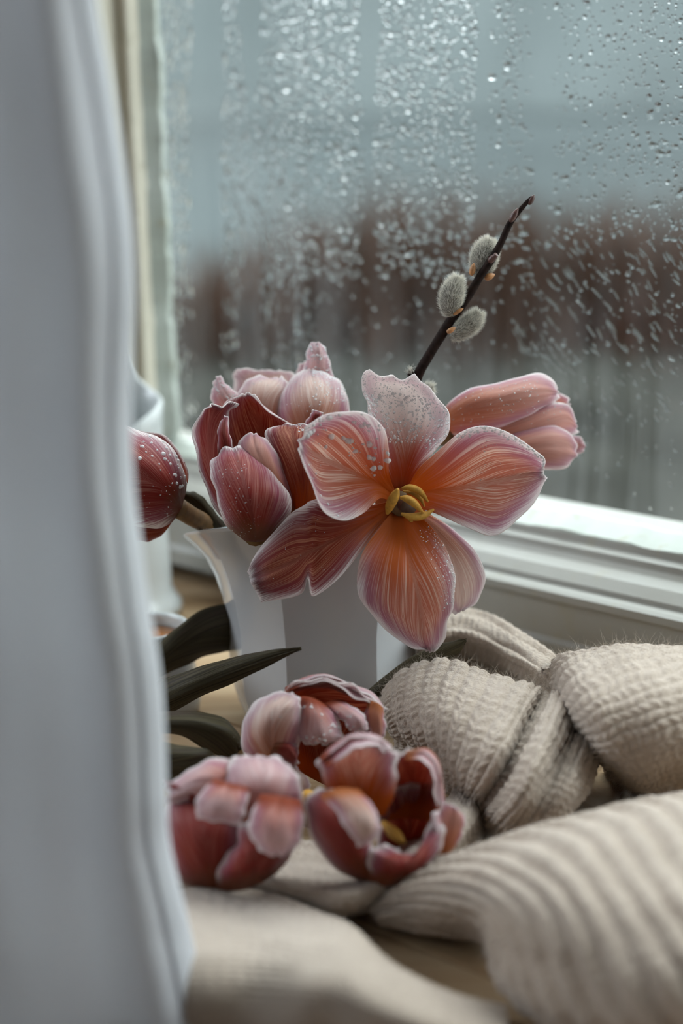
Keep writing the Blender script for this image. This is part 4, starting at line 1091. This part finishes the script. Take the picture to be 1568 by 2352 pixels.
catkin([(1110, 642), (1107, 625), (1110, 598), (1118, 570), (1126, 550)], [10, 24, 30, 25, 6], 0.005, 4200, [((1082, 633), (1088, 604), 7, -0.005), ((1112, 640), (1136, 630), 8, -0.003)])
catkin([(1044, 724), (1036, 708), (1036, 680), (1045, 655), (1051, 635)], [10, 23, 26, 20, 6], -0.004, 3800, [((1040, 722), (1064, 708), 5, -0.002)])
catkin([(1030, 766), (1046, 764), (1068, 752), (1088, 735), (1100, 715)], [10, 19, 22, 20, 8], -0.001, 3800, [((1026, 764), (1046, 752), 6, -0.004)])
catkin([(960, 905), (972, 897), (985, 893), (995, 892)], [8, 13, 13, 5], 0.000, 900, [])
hb_ = np.repeat(at(943, 852, DW)[None], 90, 0) + rng.normal(0, 0.0006, (90, 3))
hairs('fur', hb_, np.array([[-0.4, 0, 1.0]]) + rng.normal(0, 0.5, (90, 3)), rng.uniform(0.001, 0.0024, 90), 0.00003, FUR, tw)

# ------------------------------------------------------------------ crockery
def ring_loft(name, rings, mat, parent, smooth=True, close_bottom=True):
    k = len(rings[0]); V = np.concatenate(rings); Fc = []
    for i in range(len(rings) - 1):
        for j in range(k):
            j2 = (j + 1) % k
            Fc.append((i * k + j, i * k + j2, (i + 1) * k + j2, (i + 1) * k + j))
    if close_bottom:
        Fc.append(tuple(range(k))[::-1]); Fc.append(tuple((len(rings) - 1) * k + j for j in range(k)))
    return mesh_obj(name, V, Fc, mat, parent, smooth)


JY = 0.612
jb = atz(745, 1655, 0.0); JY = jb[1]; JX = jb[0]
jug = empty('jug', (JX, JY, 0.0))
tag(jug, 'white faceted porcelain jug holding the tulips', 'jug')
pxm = JY / F * 1.005
prof = [(1655, 172), (1650, 184), (1600, 205), (1545, 219), (1500, 223), (1440, 223), (1400, 224), (1350, 233), (1300, 249), (1262, 268), (1238, 288), (1222, 306), (1212, 317), (1207, 318)]
corner = [0, 52, 111, 146, 180, 214, 249, 304]
dzdp = 1.0 / 6150.0


def jug_ring(py, rpx, inner=0.0, sharp=1.0):
    z0 = max(0.0, (1655 - py) * dzdp * 1.02)
    r = rpx * pxm - inner
    pts = []
    for ci in range(8):
        a0, a1 = math.radians(corner[ci]), math.radians(corner[(ci + 1) % 8] + (360 if ci == 7 else 0))
        A = np.array([math.cos(a0), math.sin(a0)]); B = np.array([math.cos(a1), math.sin(a1)])
        for t in np.linspace(0, 1, 8, endpoint=False):
            tt = 0.5 - 0.5 * math.cos(math.pi * t) if 0 < t < 1 else t
            q = A + (B - A) * tt
            am = a0 + (a1 - a0) * tt
            rnd = np.array([math.cos(am), math.sin(am)])
            pts.append(q * sharp + rnd * (1 - sharp))
    pts = np.array(pts)
    lift = np.clip((1420 - py) / 213.0, 0, 1) ** 1.3
    z = z0 + 0.017 * lift * (-pts[:, 1])
    return np.stack([JX + pts[:, 0] * r, JY + pts[:, 1] * r, z], 1)


rings = []
for py, r in prof:
    k = min(1.0, max(0.15, (py - 1200) / 160.0)) if py < 1360 else 1.0
    rings.append(jug_ring(py, r / 0.985, 0, k))
for py, r in prof[::-1][:-2]:
    k = min(1.0, max(0.15, (py - 1200) / 160.0)) if py < 1360 else 1.0
    rings.append(jug_ring(py, r / 0.985, 0.0028, k * 0.9))
body = ring_loft('jug_body', rings, PORCELAIN, jug, smooth=False)
md = body.modifiers.new('bevel', 'BEVEL'); md.width = 0.0011; md.segments = 3; md.limit_method = 'ANGLE'; md.angle_limit = math.radians(12)
for p_ in body.data.polygons: p_.use_smooth = True
md2 = body.modifiers.new('wn', 'WEIGHTED_NORMAL'); md2.keep_sharp = False
# handle at the back of the jug
tube('handle', [np.array([JX + 0.012, JY + 0.036, 0.060]), np.array([JX + 0.018, JY + 0.058, 0.058]), np.array([JX + 0.021, JY + 0.066, 0.042]), np.array([JX + 0.018, JY + 0.056, 0.026]), np.array([JX + 0.011, JY + 0.033, 0.020])], [0.0032] * 5, PORCELAIN, jug, 12)


def lathe(name, cx, cy, profile, mat, parent, seg=56, fz=None):
    rings = []
    a = np.linspace(0, 2 * math.pi, seg, endpoint=False)
    for r, z in profile:
        zz = np.full(seg, z); rr = np.full(seg, r)
        if fz: rr, zz = fz(a, rr, zz)
        rings.append(np.stack([cx + rr * np.cos(a), cy + rr * np.sin(a), zz], 1))
    return ring_loft(name, rings, mat, parent)


# small cup of tea
cp = atz(345, 1636, 0.0); CX, CY = cp[0], cp[1]
cup = empty('teacup', (CX, CY, 0)); tag(cup, 'small white cup of amber tea left of the jug', 'cup')
k = CY / F
prof_c = [(96 * k, 0.0), (122 * k, 0.0015), (126 * k, 0.006), (122 * k, 0.013), (112 * k, 0.024), (106 * k, 0.034), (104 * k, 0.0355), (95 * k, 0.0355), (94 * k, 0.034), (100 * k, 0.024), (106 * k, 0.012), (80 * k, 0.004)]
lathe('cup_body', CX, CY, prof_c, ENAMEL, cup)
aa = np.linspace(0, 2 * math.pi, 40, endpoint=False)
lathe('tea_surface', CX, CY, [(98.0 * k, 0.0270), (96.0 * k, 0.0305), (40 * k, 0.0305)], TEA, cup)
tube('cup_handle', [np.array([CX - 0.0165, CY + 0.004, 0.029]), np.array([CX - 0.027, CY + 0.008, 0.028]), np.array([CX - 0.030, CY + 0.010, 0.018]), np.array([CX - 0.018, CY + 0.004, 0.008])], [0.0022] * 4, ENAMEL, cup, 10)

# tall pitcher by the window
bp = atz(290, 1405, 0.0); BX, BY = bp[0], bp[1]
pit = empty('pitcher', (BX, BY, 0)); tag(pit, 'tall white enamel pitcher by the window behind the curtain', 'pitcher')
k = BY / F
def zpy(py): return (1405 - py) * BY / F * 1.02
def rim_wave(a, rr, zz):
    top = np.clip((zz - zpy(1130)) / (zpy(905) - zpy(1130)), 0, 1.2)
    back = np.sin(a)            # +1 away from the camera
    zz2 = zz + top ** 2 * (0.0095 * back * np.clip(1.1 - np.cos(a), 0, 2) ** 0.5 + 0.024 * np.exp(-((a - math.pi * 0.53) / 0.30) ** 2))
    return rr * (1 + 0.03 * top * np.exp(-((a - 0.1) / 0.4) ** 2)), zz2
prof_p = [(122 * k, 0), (134 * k, 0.0012), (136 * k, 0.004), (124 * k, 0.007), (112 * k, 0.012), (112 * k, zpy(1300)), (108 * k, zpy(1200)), (107 * k, zpy(1100)), (106 * k, zpy(1010)), (108 * k, zpy(940)), (110 * k, zpy(905)),
          (106 * k, zpy(902)), (99 * k, zpy(905)), (98 * k, zpy(940)), (97 * k, zpy(1010)), (98 * k, zpy(1100)), (100 * k, zpy(1300)), (90 * k, 0.012)]
lathe('pitcher_body', BX, BY, prof_p, ENAMEL, pit, 72, rim_wave)
tube('pitcher_handle', [np.array([BX - 90 * k, BY, zpy(960)]), np.array([BX - 150 * k, BY + 0.005, zpy(970)]), np.array([BX - 175 * k, BY + 0.006, zpy(1090)]), np.array([BX - 150 * k, BY + 0.004, zpy(1220)]), np.array([BX - 106 * k, BY, zpy(1250)])], [0.0035] * 5, ENAMEL, pit, 12)

# ------------------------------------------------------------------ sweater
sweater = empty('sweater', tuple(atz(1150, 2000, 0.0)))
tag(sweater, 'oatmeal wool knitted sweater heaped along the window sill', 'sweater')


def knit_h(c, r, rib, stitch, ribw=1.0):
    f = c - np.floor(c); t = np.abs(2 * f - 1)
    leg = np.sin(math.pi * np.clip(t, 0, 1)) ** 0.8
    v = 0.5 + 0.5 * np.cos(2 * math.pi * (r - 0.55 * t))
    h = stitch * leg * (0.45 + 0.55 * v)
    h = h + rib * np.cos(math.pi * 2 * c * ribw)
    return h


def knit(name, ctrl, nr, nc, kc, kr, rib, stitch, ribw=1.0, zoff=0.0, back=None, front=None, thick=0.003, lump=0.0, absD=False):
    """ctrl: columns of (px, py, z mm) from the top edge to the bottom edge"""
    if absD:
        A = np.array([[at(p[0], p[1], p[2]) for p in col] for col in ctrl])
    else:
        A = np.array([[atz(p[0], p[1], (p[2] + zoff) * 0.001) for p in col] for col in ctrl])   # col,row,3
    A = np.transpose(A, (1, 0, 2))                                                              # row,col
    base_rows = A.shape[0]; off = 0
    if back:
        b1 = A[0] + np.array([0, back * 0.45, 0]); b1[:, 2] = A[0][:, 2] * 0.80
        b2 = A[0] + np.array([0, back * 0.8, 0]); b2[:, 2] = np.minimum(A[0][:, 2] * 0.3, 0.02)
        A = np.concatenate([[b2, b1], A]); off = 2
    if front:
        f1 = A[-1] + np.array([0, front, 0]); f1[:, 2] = np.minimum(0.002, A[-1][:, 2])
        A = np.concatenate([A, [f1]])
    ti = np.linspace(0, A.shape[0] - 1, nr); tj = np.linspace(0, A.shape[1] - 1, nc)
    G = cr(A, ti); G = np.transpose(cr(np.transpose(G, (1, 0, 2)), tj), (1, 0, 2))
    v = ((ti - off) / (base_rows - 1))[:, None] * np.ones((1, nc)); u = (tj / (A.shape[1] - 1))[None, :] * np.ones((nr, 1))
    c = kc[0] * u + kc[1] * v + 0.10 * np.sin(7 * u + 3 * v) + 0.045 * np.sin(23 * u - 17 * v) + 0.03 * np.sin(41 * v + 29 * u); r = kr[0] * u + kr[1] * v + 0.3 * np.sin(5 * v + 4 * u) + 0.12 * np.sin(19 * u + 23 * v) + 0.08 * np.sin(47 * u - 31 * v)
    n = grid_normals(G)
    hh = knit_h(c, r, rib, stitch, ribw) * (0.75 + 0.25 * np.sin(13 * u + 11 * v + 2) * np.sin(17 * v - 9 * u))
    if lump:
        hh = hh + lump * (np.sin(9 * u + 5 * v + 1) + np.sin(6 * v - 7 * u) + 0.5 * np.sin(17 * u + 11 * v))
    G2 = G + n * hh[..., None]
    n2 = grid_normals(G2)
    Vv, Ff = sheet_mesh(G2, n2 * 0 + n, 0.0, thick)
    o = mesh_obj(name, Vv, Ff, WOOL, sweater)
    return o, G2, n


def fuzz(name, part, G, n, cnt, l0, l1, rad=0.000030):
    i = rng.integers(0, G.shape[0], cnt); j = rng.integers(0, G.shape[1], cnt)
    b = G[i, j]; d = n[i, j] * 0.8 + rng.normal(size=(cnt, 3)) * 0.75
    ln = l0 + (l1 - l0) * rng.random(cnt) ** 4
    hairs(name, b, d, ln, rad, FUZZ, part, 1.3)


# ribbed cuff in the middle
Z = [40, 39, 34, 22, 6]
def zc(cols, Zs): return [[(p[0], p[1], z) for p, z in zip(c_, Zs_)] for c_, Zs_ in zip(cols, Zs)]
cuff_cols = [[(868, 1612), (870, 1640), (880, 1665), (893, 1690), (905, 1705)],
             [(925, 1545), (922, 1592), (930, 1645), (950, 1702), (968, 1742)],
             [(1025, 1516), (1008, 1572), (1000, 1642), (1008, 1722), (1022, 1785)],
             [(1122, 1545), (1096, 1605), (1070, 1685), (1056, 1772), (1062, 1838)],
             [(1225, 1578), (1190, 1640), (1150, 1722), (1105, 1802), (1078, 1852)],
             [(1240, 1598), (1205, 1675), (1165, 1755), (1122, 1830), (1098, 1872)],
             [(1288, 1600), (1255, 1690), (1212, 1782), (1165, 1862), (1130, 1902)],
             [(1316, 1655), (1288, 1740), (1248, 1822), (1206, 1892), (1172, 1932)],
             [(1350, 1688), (1322, 1772), (1284, 1842), (1244, 1902), (1210, 1934)],
             [(1376, 1745), (1358, 1802), (1316, 1862), (1272, 1908), (1235, 1930)]]
cz = [[26, 24, 21, 17, 12], [40, 36, 30, 22, 14], [44, 42, 36, 25, 12], [43, 42, 36, 24, 10], [42, 41, 36, 24, 11], [37, 34, 28, 18, 8], [41, 40, 34, 22, 8], [34, 32, 27, 17, 5], [33, 31, 25, 15, 4], [22, 21, 17, 11, 3]]
cuff, Gc, nc_ = knit('cuff', zc(cuff_cols, cz), 300, 380, (19.0, 0.6), (1.2, 16), 0.0005, 0.0012, 1.0, back=0.03, front=0.012, lump=0.0004)
fuzz('wool_fuzz', cuff, Gc, nc_, 15000, 0.0008, 0.0055, 0.000034)
# sleeve on the right
sl_cols = [[(1264, 1562), (1288, 1640), (1330, 1705), (1372, 1752), (1402, 1790)], [(1292, 1512), (1340, 1622), (1390, 1722), (1432, 1782), (1455, 1812)],
           [(1390, 1490), (1425, 1602), (1462, 1722), (1488, 1800), (1502, 1832)], [(1505, 1490), (1522, 1602), (1542, 1722), (1552, 1802), (1558, 1842)],
           [(1650, 1505), (1655, 1602), (1662, 1722), (1668, 1805), (1672, 1850)], [(1780, 1520), (1780, 1610), (1780, 1722), (1780, 1805), (1780, 1850)]]
sz = [[34, 34, 26, 14, 4], [50, 49, 36, 18, 4], [55, 53, 38, 18, 3], [55, 53, 38, 17, 3], [52, 50, 36, 16, 3], [50, 48, 34, 15, 3]]
slv, Gs, ns_ = knit('sleeve', zc(sl_cols, sz), 300, 340, (3.0, 11.0), (19, -4), 0.0002, 0.0013, 0.5, back=0.035, front=0.015, lump=0.0004)
fuzz('wool_fuzz', slv, Gs, ns_, 14000, 0.0008, 0.006, 0.000034)
# ribbed hem along the window rail
hem_cols = [[(960, 1432), (960, 1480), (960, 1540)], [(1040, 1402), (1045, 1460), (1045, 1530)], [(1110, 1412), (1110, 1475), (1105, 1545)], [(1190, 1452), (1175, 1510), (1165, 1570)], [(1260, 1500), (1240, 1552), (1220, 1600)], [(1340, 1560), (1310, 1605), (1280, 1650)]]
hz = [[36, 34, 12], [38, 36, 12], [38, 36, 12], [38, 36, 14], [36, 36, 16], [30, 32, 16]]
hem, Gh, nh_ = knit('hem', zc(hem_cols, hz), 170, 260, (0.0, 4.2), (24, 1.0), 0.0012, 0.0010, 1.0, back=0.022, front=0.01)
fuzz('wool_fuzz', hem, Gh, nh_, 1200, 0.001, 0.004)
# fold under the flowers
f4 = [[(400, 1950), (395, 2010), (395, 2062)], [(560, 1950), (560, 2020), (560, 2070)], [(690, 1955), (695, 2042), (700, 2098)], [(780, 1975), (790, 2055), (797, 2108)], [(870, 1970), (882, 2030), (895, 2078)], [(955, 1925), (977, 1978), (995, 2018)], [(1015, 1868), (1048, 1922), (1070, 1962)], [(1050, 1810), (1090, 1860), (1118, 1900)], [(1040, 1760), (1085, 1800), (1115, 1835)]]
z4 = [[10, 12, 1], [10, 13, 1], [10, 14, 1], [11, 15, 1], [12, 16, 1], [14, 18, 2], [15, 19, 2], [14, 16, 2], [10, 10, 2]]
fd, G4, n4 = knit('fold', zc(f4, z4), 140, 360, (0.3, 9), (34, 0), 0.0002, 0.0008, 0.5, back=0.02, lump=0.0005)
fuzz('wool_fuzz', fd, G4, n4, 1500, 0.001, 0.004)
# big ribbed body panel, right front
f5 = [[(850, 2088), (856, 2096), (862, 2104), (868, 2110), (872, 2113)], [(950, 2022), (955, 2052), (960, 2086), (966, 2116), (972, 2134)], [(1080, 1966), (1080, 2022), (1085, 2078), (1092, 2128), (1102, 2158)],
      [(1200, 1922), (1186, 2012), (1166, 2092), (1142, 2162), (1126, 2196)], [(1330, 1885), (1310, 2002), (1268, 2122), (1206, 2222), (1158, 2275)], [(1450, 1858), (1430, 2002), (1388, 2152), (1318, 2292), (1255, 2355)],
      [(1570, 1838), (1560, 2002), (1530, 2182), (1470, 2352), (1420, 2430)], [(1710, 1815), (1705, 2002), (1690, 2202), (1655, 2390), (1630, 2490)]]
z5 = [[8, 8, 7, 5, 3], [20, 20, 16, 10, 4], [28, 30, 25, 14, 5], [34, 38, 33, 19, 7], [38, 44, 38, 22, 7], [40, 46, 40, 24, 8], [40, 47, 42, 26, 8], [40, 47, 42, 26, 8]]
bd, G5, n5 = knit('body_panel', zc(f5, z5), 300, 340, (11.0, -7.9), (16, 16), 0.0013, 0.0008, 1.0, back=0.03, front=0.02)
fuzz('wool_fuzz', bd, G5, n5, 9000, 0.0008, 0.005, 0.000025)
# fold in the left front that drops over the edge
f6 = [[(330, 2085), (325, 2150), (320, 2250), (315, 2380), (310, 2480)], [(450, 2056), (448, 2150), (446, 2250), (445, 2380), (445, 2480)], [(600, 2072), (590, 2160), (580, 2260), (575, 2390), (570, 2490)], [(720, 2105), (705, 2190), (690, 2280), (680, 2400), (670, 2500)],
      [(805, 2142), (785, 2220), (765, 2300), (745, 2420), (735, 2510)], [(890, 2222), (868, 2285), (845, 2352), (825, 2450), (810, 2530)], [(1010, 2288), (990, 2342), (970, 2402), (945, 2490), (930, 2550)], [(1170, 2345), (1155, 2395), (1130, 2450), (1105, 2520), (1090, 2570)]]
z6 = [[10, 18, 18, 4, -25], [13, 22, 21, 6, -25], [13, 22, 21, 6, -25], [16, 27, 25, 8, -25], [18, 28, 25, 8, -25], [18, 27, 23, 6, -25], [16, 24, 19, 4, -25], [10, 16, 12, -3, -25]]
f_, G6, n6 = knit('fold', zc(f6, z6), 200, 300, (3, 14), (30, 0), 0.0001, 0.0006, 0.5, back=0.02, lump=0.0006)
fuzz('wool_fuzz', f_, G6, n6, 1800, 0.001, 0.004)
# ------------------------------------------------------------------ curtain
cur = empty('curtain', tuple(at(-400, 2890, 0.378)))
tag(cur, 'sheer white curtain hanging in soft folds at the left', 'curtain')
ey = [-900, -300, 0, 180, 350, 500, 620, 700, 780, 960, 1080, 1150, 1250, 1400, 1500, 1600, 1700, 1850, 1920, 2000, 2100, 2230, 2352, 2600, 2900]
ex = [120, 180, 213, 247, 274, 296, 302, 302, 297, 293, 298, 303, 318, 336, 356, 367, 373, 377, 378, 396, 422, 450, 476, 520, 570]
nr_, nc2 = 180, 420
ys = np.linspace(-900, 2900, nr_)
E_ = np.interp(ys, ey, ex)
kern = np.ones(5) / 5
E_ = np.convolve(np.pad(E_, 2, mode='edge'), kern, 'valid')
G = np.zeros((nr_, nc2, 3))
for i, y in enumerate(ys):
    yy = (y + 900) / 3800.0
    for j in range(nc2):
        t = -2.9 + 3.9 * j / (nc2 - 1.0)
        px = -520 + (E_[i] + 520) * t
        s = t * 3.1 + 0.16 * math.sin(yy * 4 + 1) + 0.12 * yy * math.sin(t * 7)
        d = 0.0050 * math.sin(2 * math.pi * s * 0.62 + 0.8) + 0.0018 * math.sin(2 * math.pi * s * 1.2 + 3.0 * yy + 1.0)
        d += 0.0013 * math.sin(17 * yy + 6 * t) * math.sin(9 * t + 2) + 0.0006 * math.sin(31 * yy - 8 * t)
        if y > 1850:
            d += 0.010 * min(1, (y - 1850) / 300.0) * max(0, (t - 0.80) / 0.20)
        d += 0.004 * max(0, (t - 0.965) / 0.035) ** 2
        G[i, j] = at(px, y, 0.378 + d)
nn = grid_normals(G)
Vv, Ff = sheet_mesh(G, nn, 0.0002, 0.0002)
mesh_obj('curtain_cloth', Vv, Ff, VOILE, cur)
# stitched hem along the free edge
hemG = G[:, -7:, :] + nn[:, -7:, :] * 0.0006
Vv, Ff = sheet_mesh(hemG, nn[:, -7:], 0.0003, 0.0001)
mesh_obj('side_hem', Vv, Ff, VOILE, cur)
